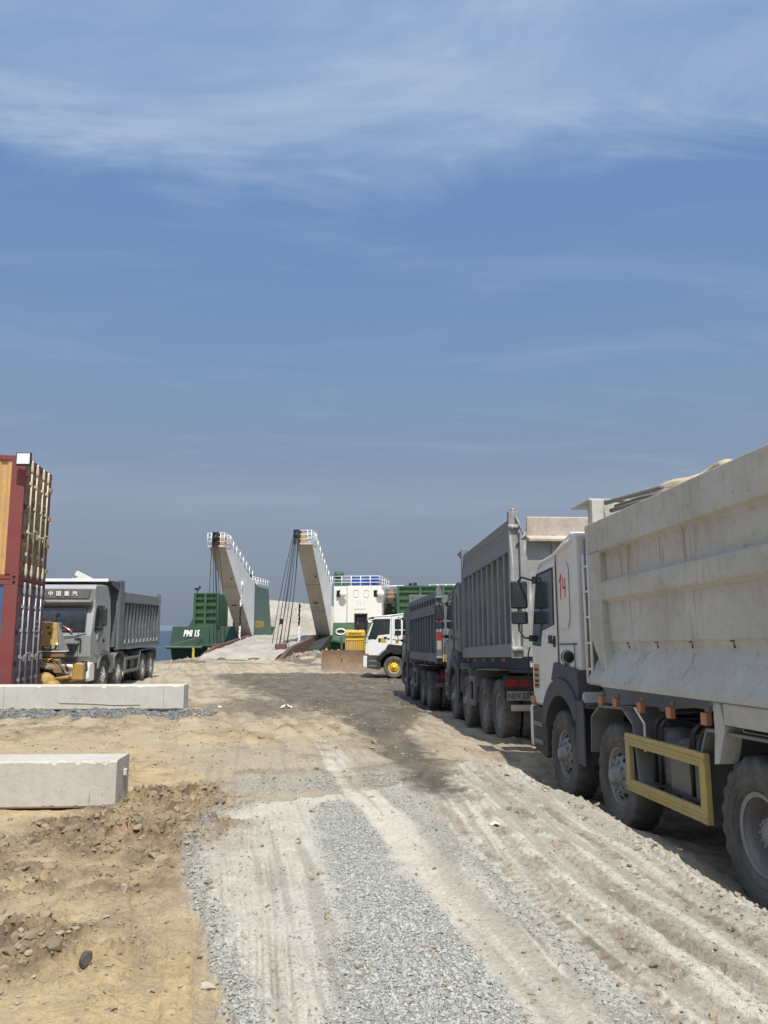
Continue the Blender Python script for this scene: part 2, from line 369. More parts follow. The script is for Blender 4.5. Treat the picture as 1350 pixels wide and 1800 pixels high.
LTRK = [(-.95, 2.6), (-1.07, 3.64), (-1.25, 4.49), (-1.48, 5.3), (-1.8, 6.0)]
TONGUE = [(-.6, 21.4), (-.91, 17.4), (-.30, 13.2), (.10, 10.4), (.28, 8.6), (.46, 7.7), (.68, 7.7), (.80, 9.0), (.70, 11.4), (.45, 15.5), (.95, 20.), (1.2, 23.3), (.8, 24)]
WET = [(-8.5, 38.5), (-5.0, 29), (-2.7, 21.4), (-1.6, 18.6), (-.6, 17.6), (.75, 20), (1.5, 24), (1.7, 34), (3.5, 45.5), (-3.4, 44.8), (-7, 42.5)]
WETL = [(-4.65, 19.6), (-3.26, 17.0), (-2.33, 17.1), (-1.79, 19.06), (-1.6, 21), (-3.35, 24.6), (-4.24, 22.1)]
def soft(x, y, poly, w, n):
    """1 inside, 0 outside, ragged and faded over w metres"""
    d, _, _ = seg_d(x, y, poly+[poly[0]]); d = np.where(inside(x, y, poly), d, -d)
    return sm(-w, w, d+(n-.5)*w*3)
def surface(x, y):
    z = gbase(x, y); det = {}
    n1 = fbm(x*.9, y*.9, 4); n2 = fbm(x*4+5, y*4, 4, .55); n3 = fbm(x*19, y*19, 3, .6)
    near = sm(26, 7, y)
    rd, side, _ = seg_d(x, y, ROAD+[ROAD[0]]); ins = inside(x, y, ROAD); d = np.where(ins, rd, -rd)+(n2-.5)*.16+(n3-.5)*.05
    road = sm(-.03, .05, d); roadz = sm(-.02, .16, d)
    z = z+roadz*.035*(y < 14)
    # general unevenness
    z = z+(n1-.5)*.10*sm(3, 12, y)+(n2-.5)*.035*(1-.75*road)+(n3-.5)*.010
    # broken lumps of soil on the left
    rub = np.zeros(x.shape)
    for cx, cy, rx, ry, a in ((-2.0, 7.9, .65, .95, 1.1), (-2.1, 6.75, .95, .62, 1.25), (-3.0, 6.3, .8, .35, .6), (-1.95, 4.4, .75, .42, .9), (-2.5, 5.55, 1.3, .5, .55), (-1.9, 5.8, .5, .5, .5), (-2.0, 3.3, .5, .3, .3), (-3.2, 5.2, 1.0, .35, .8), (-4.5, 6.2, 1.2, 1.0, .5), (-1.3, 9.6, .6, .3, .25), (-3.6, 10.2, 2.4, 1.2, .18), (-6, 12.6, 3, 1.5, .2)):
        rub = np.maximum(rub, a*np.exp(-(((x-cx)/rx)**2+((y-cy)/ry)**2)**1.3))
    rub = rub*sm(.30, .58, n2*.6+n1*.4+.08)
    b1, v1, s1 = cells(x*7, y*7); b2, v2, s2 = cells(x*17+3, y*17)
    w1 = x*5.2+(n3-.5)*1.2+(n2-.5)*1.5; w2 = y*5.2+(n3-.5)*1.1
    b0, v0, s0 = cells(w1, w2)
    lump = 1.25*np.sqrt(np.clip(s0-b0, 0, .55))*.10*v0+knob(b1, .62)*.07*v1+knob(b2, .55)*.03*v2
    z = z+rub*lump*near+rub*.035
    # gentle knobs everywhere in the loose soil
    z = z+(1-road)*near*knob(b2, .42)*.02*sm(.6, .8, v2)
    # ruts with bar marks, the smooth wheel way, and fine tracks
    rut = np.zeros(x.shape); line = np.zeros(x.shape); tread = np.zeros(x.shape)
    dd, sd, al = seg_d(x, y, RUTS[0][0]); q = sd*dd+(n1-.5)*.15
    zone = sm(-.5, -.15, q)*sm(1.25, .9, q)*sm(16, 11, y) if False else sm(1.1, .7, np.abs(q-.28))*sm(13, 9.5, y)
    ln = fbm(q*11, al*.35+3, 3, .6); ln2 = fbm(q*30, al*.8, 2); g = np.abs(((q*9.0+ln*.8) % 1)-.5)
    z = z+zone*((ln-.5)*.008+(ln2-.5)*.014+sm(.30, .5, g)*.006); line = np.maximum(line, zone*np.maximum(sm(.52, .36, ln), .9*sm(.46, .34, ln2)))
    for pts, wd, dp in RUTS:
        dd, sd, al = seg_d(x, y, pts); dd = dd+(n2-.5)*.03+(n3-.5)*.012
        core = sm(wd*1.05, wd*.75, dd); lip = np.exp(-((dd-wd*1.25)/(wd*.22))**2)
        bars = sm(.17, .27, np.abs(((al*11.5+dd*(9 if wd > .07 else 4)+(n2-.5)*.8) % 1)-.5))*sm(.30, .5, fbm(al*.9+wd*50, sd, 2))
        z = z-core*dp*.8+core*bars*min(dp*1.0, .013)+lip*dp*.30*(.2+n3*1.4)+core*(n3-.5)*.016
        line = np.maximum(line, core*(1-bars)*.9*sm(.3, .6, n2+.1)); rut = np.maximum(rut, core*(1-.5*bars)); tread = np.maximum(tread, core*(1-bars))
    # long fine striping of tyres over the whole road
    dd, sd, al = seg_d(x, y, SMOOTH); q = sd*dd; rz = sm(16, 11, y)*sm(2.2, 1.6, np.abs(q))
    l1 = fbm(q*8+5, al*.30, 2, .55)*.45+fbm(q*24, al*.5, 2)*.55; l2 = vnoise(q*44, al*.9)
    z = z+rz*((l1-.5)*.014+(l2-.5)*.006); line = np.maximum(line, .85*rz*sm(.50, .34, l1))
    dd, sd, al = seg_d(x, y, SMOOTH); smw = sm(.20, .12, dd+(n2-.5)*.08)*sm(15, 9, y); z = z-smw*.012
    trk = np.zeros(x.shape)
    for pts in TRK:
        dd, sd, al = seg_d(x, y, pts); c = sm(.24, .17, dd+(n2-.5)*.05); trk = np.maximum(trk, c)
        rib = np.abs(((sd*dd*15) % 1)-.5); z = z-c*.012+c*sm(.1, .3, rib)*.009
    dd, sd, al = seg_d(x, y, LTRK)
    for off in (0, .34):
        q = np.abs(sd*dd-off); c = sm(.13, .08, q+(n2-.5)*.05); z = z-c*.012*(1+.9*(np.sin(al*60+q*45) > 0)); line = np.maximum(line, .35*c*(np.sin(al*60+q*45) > 0))
    # raked earth beyond: long shallow wheel lines
    mid = sm(9, 14, y)*sm(64, 50, y)
    m1 = vnoise(x*5.0+y*1.3, y*.25); m2 = vnoise(x*3.0-y*.7+7, y*.3+x*.2); m3 = fbm(x*1.3+4, y*.9, 5, .62)
    z = z+mid*((m1-.5)*.06+(m2-.5)*.05+(m3-.5)*.16); midd = mid*np.clip(sm(.54, .34, m1)*.5+sm(.55, .70, m3)*.9, 0, 1)
    # the berm beside the trucks
    bd, bs, bal = seg_d(x, y, BERM); bm_ = np.exp(-(bd/.19)**2)*sm(13, 11, y)
    z = z+bm_*(.025+.035*n2+.04*knob(b1, .6)*v1+.02*v2*knob(b2, .6)+.03*n3)+zone*.025*knob(b2, .45)*sm(.5, .7, v2)
    # heaps of pushed sand before the vessel
    for cx, cy, rx, ry, h in ((-9.5, 61.0, 4.5, 3.0, .35), (-5.5, 60.5, 2.8, 2.4, .45), (-2.6, 60, 2.4, 2.2, .4), (-.3, 58.5, 2.4, 2, .35), (-14, 62.5, 3.2, 2.0, .25)):
        z = z+h*np.exp(-(((x-cx)/rx)**2+((y-cy)/ry)**2))*(.35+1.3*fbm(x*1.6, y*1.6, 4, .6))
    wet = np.maximum(np.maximum(soft(x, y, TONGUE, .20, n2), soft(x, y, WET, .8, n2)), .8*soft(x, y, WETL, .8, n2))
    wet = np.maximum(wet, .9*sm(50, 53, y)*sm(.40, .55, n1)*sm(1.5, -1, x)); wet = np.maximum(wet, sm(.3, 1.2, (x > -.5)*(y > 24)*(y < 48)*(2.0-np.abs(x-1.4))))
    z = z-wet*.02+wet*(n2-.5)*.04*near
    # masks for the material
    cen = seg_d(x, y, [(.3, 2), (.24, 3.6), (.13, 4.2), (-.02, 5.), (-.22, 6.3), (-.42, 7.7)])[0]
    g1 = sm(1.5, .45, cen/np.interp(y, [3, 3.6, 5, 6.3, 8], [.44, .40, .28, .25, .22])+(n2-.5)*1.0+(n1-.5)*.6)*sm(9.5, 6.8, y)
    cen2 = seg_d(x, y, [(1.45, 2), (.98, 3.54), (.76, 4.4), (.55, 5.6), (.3, 6.95), (.05, 8.5)])[0]
    g2 = .5*sm(.34, .04, cen2+(n2-.5)*.3)
    ed, es, ea = seg_d(x, y, ROAD_E); g3 = .9*sm(.24, .02, ed+(n2-.5)*.16)*road
    g4 = .4*sm(1.3, .2, np.hypot((x+.3)*.8, y-9.4)+(n2-.5)*1.6)+.35*sm(.7, .1, np.abs(y-8.9)+(n2-.5)*.9)*sm(-1.9, -1.3, x)*sm(.8, .1, x)+.12*road
    gl = sm(.5, .25, seg_d(x, y, [(-12, 16.3), (-6, 16.3), (-4.2, 16.6)])[0]*.5+(n2-.5)*.35)
    wet = np.maximum(wet, .5*gl); grav = np.clip(np.maximum.reduce([g1, g2, g3, g4*(y < 14), gl]), 0, 1)*(1-smw)*(1-.8*rut)*(1-.85*wet)
    z = z+g3*.02*n3*2
    pale = np.clip(np.maximum.reduce([road, smw, .85*bm_, .75*sm(1.0, 1.8, x)*sm(14, 9, y)]), 0, 1)
    yellow = sm(-.2, -1.2, x+(n1-.5)*1.6+.33*np.maximum(0, y-5)*(y < 12))*sm(19, 9, y)*(1-road)
    dark = np.clip(rub*1.5+.32*sm(-1.2, -1.5, x)*sm(3.2, 2.4, np.abs(y-7.2)-(n1-.5)*1.5)*sm(.4, .62, n1*.5+n2*.5), 0, 1)*(1-.0*road)
    dark = np.maximum(dark, .6*sm(.52, .7, n1)*(1-road)*sm(30, 12, y)*sm(3, 6, y)); dark = np.maximum(dark, .75*sm(2.2, 2.7, x+(n2-.5)*.6)*sm(14, 11, y)*(x < 5.2)); dark = np.maximum(dark, .8*midd*(1-road)); dark = np.maximum(dark, .9*rut*sm(.30, .55, n2))  # also darkens the soil under the near trucks, deepening their shadow by colour
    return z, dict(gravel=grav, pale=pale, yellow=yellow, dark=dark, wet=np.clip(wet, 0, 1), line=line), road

# ------------------------------------------------------------------ ground
def ground_material():
    m, nt, N, L, b = nodes_of('earth')
    co = N.new('ShaderNodeTexCoord').outputs['Object']
    at = lambda n: (lambda a: (setattr(a, 'attribute_name', n), a.outputs['Fac'])[1])(N.new('ShaderNodeAttribute'))
    n_big = noise(N, L, co, .55, 5, .6); n_mid = noise(N, L, co, 3.2, 8, .68); n_fine = noise(N, L, co, 34, 6, .7)
    n_str = noise(N, L, co, 2.2, 8, .68, (1.6, .32, 1))
    tan = mixc(N, L, rmap(N, L, n_big, .35, .65), (.46, .39, .28), (.36, .30, .21))
    tan = mixc(N, L, rmap(N, L, n_str, .42, .66, 0, .55), tan, (.42, .375, .295))
    yel = mixc(N, L, rmap(N, L, n_mid, .35, .68), (.55, .41, .225), (.43, .315, .17))
    yel = mixc(N, L, rmap(N, L, n_big, .45, .62, 0, .75), yel, (.41, .345, .235))
    col = mixc(N, L, at('yellow'), tan, yel)
    pal = mixc(N, L, rmap(N, L, n_mid, .3, .7), (.64, .595, .50), (.50, .46, .385))
    col = mixc(N, L, at('pale'), col, pal)
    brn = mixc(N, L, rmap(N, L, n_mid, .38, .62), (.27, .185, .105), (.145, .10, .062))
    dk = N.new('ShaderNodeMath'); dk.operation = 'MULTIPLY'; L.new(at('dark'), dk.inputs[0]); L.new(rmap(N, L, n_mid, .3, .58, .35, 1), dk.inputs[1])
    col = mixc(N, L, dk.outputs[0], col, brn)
    # small stones showing in the packed gravel: voronoi chips
    v = N.new('ShaderNodeTexVoronoi'); v.inputs['Scale'].default_value = 42; L.new(co, v.inputs['Vector'])
    hv = N.new('ShaderNodeSeparateColor'); L.new(v.outputs['Color'], hv.inputs[0])
    chips = mixc(N, L, hv.outputs[0], (.20, .205, .19), (.40, .395, .36))
    col = mixc(N, L, rmap(N, L, at('gravel'), 0, 1, 0, .7), col, chips)
    lf = N.new('ShaderNodeMath'); lf.operation = 'MULTIPLY'; L.new(at('line'), lf.inputs[0]); lf.inputs[1].default_value = .55
    col = mixc(N, L, lf.outputs[0], col, (.25, .222, .18))
    wetc = mixc(N, L, rmap(N, L, n_str, .35, .65), (.075, .062, .045), (.135, .112, .083))
    wm = N.new('ShaderNodeMath'); wm.operation = 'MULTIPLY'; L.new(at('wet'), wm.inputs[0]); L.new(rmap(N, L, noise(N, L, co, 1.6, 7, .66, (1.0, .35, 1)), .42, .62, 1, .80), wm.inputs[1])
    col = mixc(N, L, wm.outputs[0], col, wetc)
    col = mixc(N, L, rmap(N, L, n_fine, .46, .68, 0, .6), col, mixc(N, L, .5, col, (.12, .1, .08)))
    spk = noise(N, L, co, 120, 3, .7); col = mixc(N, L, rmap(N, L, spk, .58, .7, 0, .35), col, (.50, .475, .41))
    L.new(col, b.inputs['Base Color'])
    rr = N.new('ShaderNodeMath'); rr.operation = 'MULTIPLY'; L.new(at('wet'), rr.inputs[0]); L.new(rmap(N, L, n_mid, .45, .62), rr.inputs[1])
    L.new(rmap(N, L, rr.outputs[0], 0, 1, .95, .42), b.inputs['Roughness'])
    b.inputs['Specular IOR Level'].default_value = .25
    b1 = N.new('ShaderNodeBump'); b1.inputs['Distance'].default_value = .02; b1.inputs['Strength'].default_value = 1.; L.new(n_fine, b1.inputs['Height'])
    b2 = N.new('ShaderNodeBump'); b2.inputs['Distance'].default_value = .05; b2.inputs['Strength'].default_value = .7; L.new(n_mid, b2.inputs['Height']); L.new(b1.outputs[0], b2.inputs['Normal'])
    L.new(b2.outputs[0], b.inputs['Normal'])
    return m
M_earth = ground_material()
def fast_mesh(name, V, F, mat, attrs=None, smooth=True, kind='structure'):
    me = bpy.data.meshes.new(name); me.vertices.add(len(V)); me.vertices.foreach_set('co', np.ascontiguousarray(V, np.float32).ravel())
    k = F.shape[1]; me.loops.add(F.size); me.loops.foreach_set('vertex_index', F.ravel().astype(np.int32)); me.polygons.add(len(F))
    me.polygons.foreach_set('loop_start', np.arange(0, F.size, k, dtype=np.int32))
    me.polygons.foreach_set('use_smooth', np.full(len(F), smooth))
    me.update(calc_edges=True)
    for n, a in (attrs or {}).items():
        at = me.attributes.new(n, 'FLOAT', 'POINT'); at.data.foreach_set('value', np.ascontiguousarray(a, np.float32))
    me.materials.append(mat); o = bpy.data.objects.new(name, me); COL.objects.link(o)
    if kind: o['kind'] = kind
    return o
def ground():
    ys = [1.9]
    while ys[-1] < 84: ys.append(ys[-1]+min(max(.0085, ys[-1]**2*.00072), .4))
    ys = np.array(ys)
    core = np.arange(-.66, .661, .00165); wing = .66+np.cumsum(np.geomspace(.003, .35, 28))
    s = np.concatenate([-wing[::-1], core, wing])
    Y, Sx = np.meshgrid(ys, s, indexing='ij'); X = Sx*Y
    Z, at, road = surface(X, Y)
    V = np.stack([X, Y, Z], -1).reshape(-1, 3); nr, nc = X.shape
    idx = np.arange(nr*nc).reshape(nr, nc)
    F = np.stack([idx[:-1, :-1], idx[:-1, 1:], idx[1:, 1:], idx[1:, :-1]], -1).reshape(-1, 4)
    rf = (road[:-1, :-1] > .5).ravel()
    def sub(name, mask):
        f = F[mask]; u, inv = np.unique(f, return_inverse=True)
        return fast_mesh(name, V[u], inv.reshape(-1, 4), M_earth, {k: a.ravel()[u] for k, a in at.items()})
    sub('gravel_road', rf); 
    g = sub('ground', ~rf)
    # coarse land around and behind the viewpoint, a little lower so that it never pokes through
    xs = np.concatenate([np.linspace(-400, -60, 12), np.linspace(-55, 55, 90), np.linspace(60, 400, 12)]); yy = np.concatenate([np.linspace(-300, -20, 10), np.linspace(-18, 72, 80)])
    X, Y = np.meshgrid(xs, yy); Xc = np.clip(X, -60, 60); Yc = np.clip(Y, -8, 90)
    zc = gbase(Xc, Yc)-.09-.45*((Y > 1.5) & (Y < 10) & (np.abs(X) < 6))
    V = np.stack([X, Y, zc], -1).reshape(-1, 3); idx = np.arange(X.size).reshape(X.shape)
    F = np.stack([idx[:-1, :-1], idx[:-1, 1:], idx[1:, 1:], idx[1:, :-1]], -1).reshape(-1, 4)
    zero = np.zeros(X.size)
    fast_mesh('ground', V, F, M_earth, dict(gravel=zero, pale=zero+.2, yellow=zero+.3, dark=zero, wet=zero, line=zero))
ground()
def hz(x, y):
    z, _, _ = surface(np.array([float(x)]), np.array([float(y)])); return float(z[0])

def sea():
    m, nt, N, L, b = nodes_of('sea_water')
    co = N.new('ShaderNodeTexCoord').outputs['Object']
    b.inputs['Base Color'].default_value = (.035, .06, .08, 1); b.inputs['Roughness'].default_value = .3; b.inputs['Specular IOR Level'].default_value = .3; b.inputs['IOR'].default_value = 1.33
    bp = N.new('ShaderNodeBump'); bp.inputs['Strength'].default_value = 1; bp.inputs['Distance'].default_value = .25
    L.new(noise(N, L, co, .9, 8, .7, (.5, 1.5, 1)), bp.inputs['Height']); L.new(bp.outputs[0], b.inputs['Normal'])
    v = [(-9000, 55, 0), (9000, 55, 0), (9000, 9000, 0), (-9000, 9000, 0)]
    o = MB().add(v, [(0, 1, 2, 3)]).build('sea', m); o.location.z = -1.12; o['kind'] = 'structure'
    # faint far shore
    mm = paint('far_shore_land', (.115, .145, .175), (.13, .16, .19), .5, rough=.95, bump=0)
    xs = np.linspace(-2200, -700, 60); B = MB(); h = [10+8*fbm(np.array([x*.004]), np.array([1.]), 4)[0]+18*math.exp(-((x+1350)/260)**2) for x in xs]
    n = len(xs)
    B.add([(x, 4600, -3) for x in xs]+[(x, 4900, hh) for x, hh in zip(xs, h)]+[(x, 5400, -3) for x in xs],
          [(i, i+1, n+i+1, n+i) for i in range(n-1)]+[(n+i, n+i+1, 2*n+i+1, 2*n+i) for i in range(n-1)])
    tag(B.build('far_shore', mm), None, None, kind='structure')
sea()

# ------------------------------------------------------------------ loose stones
def stones(name, pts, sizes, tones, mat, flat=.7, npt=13, label=None, sink=.25):
    """many angular stones as one mesh"""
    base = []
    for k in range(12):
        r = np.random.default_rng(k)
        d = r.normal(size=(npt, 3)); d /= np.linalg.norm(d, axis=1)[:, None]
        bm = bmesh.new()
        for p in d*r.uniform(.75, 1.1, (npt, 1)): bm.verts.new(p)
        bmesh.ops.convex_hull(bm, input=bm.verts); bmesh.ops.triangulate(bm, faces=bm.faces)
        loose = [v for v in bm.verts if not v.link_faces]; bmesh.ops.delete(bm, geom=loose, context='VERTS')
        bm.verts.index_update(); base.append((np.array([v.co[:] for v in bm.verts]), np.array([[v.index for v in f.verts] for f in bm.faces]))); bm.free()
    VV = []; FF = []; TT = []; o = 0
    kind = rng.integers(0, 12, len(pts))
    for k, (bv, bf) in enumerate(base):
        sel = np.where(kind == k)[0]; n = len(sel)
        if not n: continue
        a = rng.uniform(0, 2*PI, n); c, s = np.cos(a), np.sin(a); sc = sizes[sel][:, None]*rng.uniform(.6, 1.25, (n, 3)); sc[:, 2] *= flat
        v = bv[None]*sc[:, None, :]
        t = rng.uniform(-.5, .5, n)
        x = v[..., 0]*c[:, None]-v[..., 1]*s[:, None]; y = v[..., 0]*s[:, None]+v[..., 1]*c[:, None]; z = v[..., 2]+x*t[:, None]*.6
        p = pts[sel]; V = np.stack([x+p[:, 0:1], y+p[:, 1:2], z+p[:, 2:3]+sizes[sel][:, None]*sink], -1).reshape(-1, 3)
        F = (bf[None]+(np.arange(n)*len(bv))[:, None, None]).reshape(-1, 3)+o
        VV.append(V); FF.append(F); TT.append(np.repeat(tones[sel], len(bv))); o += len(V)
    ob = fast_mesh(name, np.concatenate(VV), np.concatenate(FF), mat, dict(tone=np.concatenate(TT)), smooth=False, kind='stuff')
    if label: ob['label'] = label
    return ob
def stone_mat(name, a, b_, dusty):
    m, nt, N, L, b = nodes_of(name)
    at = N.new('ShaderNodeAttribute'); at.attribute_name = 'tone'
    co = N.new('ShaderNodeTexCoord').outputs['Object']
    c = mixc(N, L, at.outputs['Fac'], a, b_); c = mixc(N, L, rmap(N, L, noise(N, L, co, 30, 4), .4, .7, 0, .5), c, dusty)
    L.new(c, b.inputs['Base Color']); b.inputs['Roughness'].default_value = .9; b.inputs['Specular IOR Level'].default_value = .2
    return m
def scatter():
    n = 640000
    Y = np.exp(rng.uniform(math.log(2.6), math.log(15), n)); X = rng.uniform(-.62, .62, n)*Y
    Z, at, road = surface(X, Y)
    dens = at['gravel']; keep = rng.random(n) < np.clip(dens**1.5*1.05, 0, 1)*np.clip(Y/5.0, .35, 1.)
    sz = np.exp(rng.normal(math.log(.0060), .42, n))*np.clip(Y/7, 1, 1.6)*(.65+.5*np.clip(dens, 0, 1))
    sz = np.minimum(sz, .0155*np.clip(Y/7, 1, 1.5)); P = np.stack([X, Y, Z], -1)
    stones('gravel', P[keep], sz[keep], rng.random(keep.sum())**1.2, stone_mat('crushed_rock', (.19, .195, .18), (.44, .44, .40), (.43, .405, .345)), label='loose grey crushed gravel lying over the dusty road')
    # sparse grit on everything
    n = 60000
    Y = np.exp(rng.uniform(math.log(2.6), math.log(24), n)); X = rng.uniform(-.62, .62, n)*Y
    Z, at, road = surface(X, Y); k = rng.random(n) < .10+.42*at['dark']*(X < 0)+.35*(np.abs(seg_d(X, Y, BERM)[0]) < .3)
    sz = np.exp(rng.normal(math.log(.0075), .5, n))*np.clip(Y/7, 1, 1.8)
    P = np.stack([X, Y, Z], -1)
    stones('soil_crumbs', P[k], sz[k], rng.random(k.sum()), stone_mat('soil_crumb', (.19, .15, .10), (.36, .30, .22), (.34, .29, .215)), label='small crumbs of dry earth strewn over the ground')
    # clods
    n = 60000
    X = rng.uniform(-5, 1.6, n); Y = rng.uniform(3, 11, n); Z, at, road = surface(X, Y)
    k = rng.random(n) < np.clip(at['dark']-.5, 0, 1)*.5*(X < -1.0)
    sz = np.exp(rng.normal(math.log(.017), .62, n)); sz = np.clip(sz, .005, .052)
    P = np.stack([X, Y, Z], -1)
    stones('earth_clods', P[k], sz[k], rng.random(k.sum()), stone_mat('dry_clod', (.16, .12, .075), (.30, .235, .155), (.27, .22, .15)), sink=-.05, flat=.7, npt=24, label='broken lumps of dry brown earth in rough heaps')
scatter()
def far_rubble():
    n = 9000
    Y = rng.uniform(13, 63, n); X = rng.uniform(-.45, .2, n)*Y
    Z, at, road = surface(X, Y); hp = np.zeros(n)
    for cx, cy, rx, ry in ((-9.5, 60.5, 6, 3), (-4.5, 60, 5, 3), (-.5, 58.0, 4, 2.5), (-14, 62, 4, 2)): hp = np.maximum(hp, np.exp(-(((X-cx)/rx)**2+((Y-cy)/ry)**2)))
    k = rng.random(n) < np.maximum(.10+.25*at['dark'], hp*1.6)
    sz = np.exp(rng.normal(math.log(.020), .55, n))*(1+3.0*hp)*np.clip(Y/25, .7, 1.6); P = np.stack([X, Y, Z], -1)
    stones('rubble', P[k], sz[k], rng.random(k.sum()), stone_mat('rubble_earth', (.17, .14, .10), (.40, .36, .29), (.33, .29, .22)), sink=.0, npt=16, label='scattered lumps of sand and earth across the far yard and ramp foot')
    # dark crushed stone bedding under the long beam
    n = 26000; X = rng.uniform(-9.5, -3.4, n); Y = rng.uniform(15.0, 17.3, n); Z, at, road = surface(X, Y); k = rng.random(n) < at['gravel']
    sz = np.exp(rng.normal(math.log(.019), .4, n)); P = np.stack([X, Y, Z], -1)
    stones('gravel', P[k], sz[k], rng.random(k.sum()), stone_mat('dark_crushed_rock', (.09, .10, .10), (.25, .26, .25), (.22, .21, .18)), label='dark grey crushed gravel along the foot of the long concrete beam')
far_rubble()

def rock(name, label, loc, dims, mat, rot=(0, 0, 0), seed=0, cat='rock'):
    bm = bmesh.new(); bmesh.ops.create_icosphere(bm, subdivisions=3, radius=1); r = random.Random(seed)
    pl = [(Vector((r.gauss(0, 1), r.gauss(0, 1), r.gauss(0, 1))).normalized(), r.uniform(.62, .9)) for _ in range(14)]
    for v in bm.verts:
        for nn, d in pl:
            e = v.co.dot(nn)-d
            if e > 0: v.co -= nn*e
        v.co = Vector((v.co.x*dims[0], v.co.y*dims[1], v.co.z*dims[2]))
    me = bpy.data.meshes.new(name); bm.to_mesh(me); bm.free(); me.materials.append(mat)
    o = bpy.data.objects.new(name, me); COL.objects.link(o); o.location = loc; o.rotation_euler = rot
    return tag(o, label, cat)
M_bas = paint('dark_stone', (.07, .065, .06), (.16, .14, .12), .6, rough=.8, scale=8)
M_pst = paint('pale_stone', (.46, .41, .32), (.36, .32, .25), .5, rough=.85, scale=8)
M_paper = paint('crumpled_plastic', (.75, .73, .68), (.55, .5, .42), .5, rough=.6, scale=6)
rock('rock', 'dark jagged rock standing in the brown clods at lower left', (-1.45, 4.15, hz(-1.45, 4.15)+.04), (.032, .022, .05), M_bas, (.2, .3, .4), 3)
rock('rock', 'flat pale stone at the edge of the gravel near the bottom', (-.83, 4.03, hz(-.83, 4.03)+.012), (.05, .03, .014), M_pst, (0, 0, -.3), 5)
def litter(x, y, s, label):
    n = 9; B = MB(); z = hz(x, y); r = random.Random(int(x*100)+5)
    vs = [(x+(i/(n-1)-.5)*s*1.5, y+(j/(n-1)-.5)*s, z+.01+max(0, r.gauss(.35, .3))*s*.5*math.sin(PI*i/(n-1))) for j in range(n) for i in range(n)]
    B.add(vs, [(j*n+i, j*n+i+1, (j+1)*n+i+1, (j+1)*n+i) for j in range(n-1) for i in range(n-1)], False)
    o = B.build('plastic_scrap', M_paper); md = o.modifiers.new('t', 'SOLIDIFY'); md.thickness = .003
    tag(o, label, 'litter')
litter(-2.43, 20.25, .20, 'crumpled pale plastic scrap on the dark mud beyond the road')
litter(.88, 6.63, .05, 'tiny whitish scrap lying beside the tyre ruts')
litter(-4.0, 19.8, .12, 'small white scrap left of the muddy patch, right of the long concrete beam')

# ------------------------------------------------------------------ trucks (x forward, y to the left of the driver, z up, origin under the front bumper)
TY = .55
WHEEL = {}
def wheel(kind, parent, x, y, side, rimmat, name='wheel', z=TY, dual_outer=True):
    """tyre with a rim as its part; side = +1 when its outer face looks to +y"""
    key = (kind, rimmat.name, side)
    if key in WHEEL: return copy_of(WHEEL[key], parent, (x, y, z))
    w = .155; n = 88
    prof = [(.292, .10), (.31, .135), (.40, .152), (.48, .155), (.525, .148), (.545, .13), (.552, .06), (.553, 0), (.552, -.06), (.545, -.13), (.525, -.148), (.48, -.155), (.40, -.152), (.31, -.135), (.292, -.10)]
    def tread(k, i, r):
        if k in (5, 9, 4, 10): return r-.028*((i+(0 if k < 7 else 2)) % 4 < 2)
        if k in (6, 8): return r-.012*(i % 4 < 2)
        return r
    B = MB(); B.lathe([(r, t*side) for r, t in prof], (0, 0, 0), 'y', n, tread)
    for f in (0,): B.f = B.f[:-2]; B.m = B.m[:-2]; B.sm = B.sm[:-2]
    for r0, t0 in ((.43, .1545), (.36, .146)):   # rings moulded into the sidewall
        B.lathe([(r0-.006, t0*side), (r0, (t0+.004)*side), (r0+.006, t0*side)], (0, 0, 0), 'y', 48); B.f = B.f[:-2]; B.m = B.m[:-2]; B.sm = B.sm[:-2]
    t = B.build(name, M_tyre, parent); t.location = (x, y, z)
    R = MB()
    q = side
    if kind == 'front':
        R.lathe([(.262, -.11*q), (.268, .05*q), (.292, .105*q), (.30, .118*q), (.292, .122*q), (.276, .10*q), (.262, .05*q), (.238, .045*q), (.215, .10*q), (.17, .128*q), (.14, .13*q), (.12, .12*q), (.115, .15*q), (.075, .185*q), (.07, .21*q), (.0004, .215*q)], (0, 0, 0), 'y', 40, caps=False)
        for k in range(10):
            a = 2*PI*k/10; R.tube((math.cos(a)*.158, .12*q, math.sin(a)*.158), (math.cos(a)*.158, .165*q, math.sin(a)*.158), .017, 6)
        R.mi = 1
        for k in range(10):
            a = 2*PI*(k+.5)/10; p = Vector((math.cos(a)*.212, .0955*q, math.sin(a)*.212)); d = Vector((math.cos(a)*.55, .84*q, math.sin(a)*.55)).normalized()
            R.tube(p-d*.01, p+d*.010, .024, 10)
    else:
        R.lathe([(.262, .12*q), (.292, .118*q), (.30, .124*q), (.294, .13*q), (.276, .11*q), (.262, .05*q), (.255, -.04*q), (.24, -.07*q), (.20, -.085*q), (.16, -.08*q), (.13, -.075*q), (.125, .03*q), (.11, .07*q), (.06, .085*q), (.0004, .087*q)], (0, 0, 0), 'y', 40, caps=False)
        for k in range(10):
            a = 2*PI*k/10; R.tube((math.cos(a)*.165, -.08*q, math.sin(a)*.165), (math.cos(a)*.165, -.03*q, math.sin(a)*.165), .016, 6)
            R.tube((math.cos(a)*.09, .07*q, math.sin(a)*.09), (math.cos(a)*.09, .092*q, math.sin(a)*.09), .009, 6)
        R.mi = 1
        for k in range(10):
            a = 2*PI*(k+.5)/10; R.tube((math.cos(a)*.212, -.09*q, math.sin(a)*.212), (math.cos(a)*.212, -.074*q, math.sin(a)*.212), .022, 10)
    R.build('rim', [rimmat, M_hole], t)
    WHEEL[key] = t
    return t

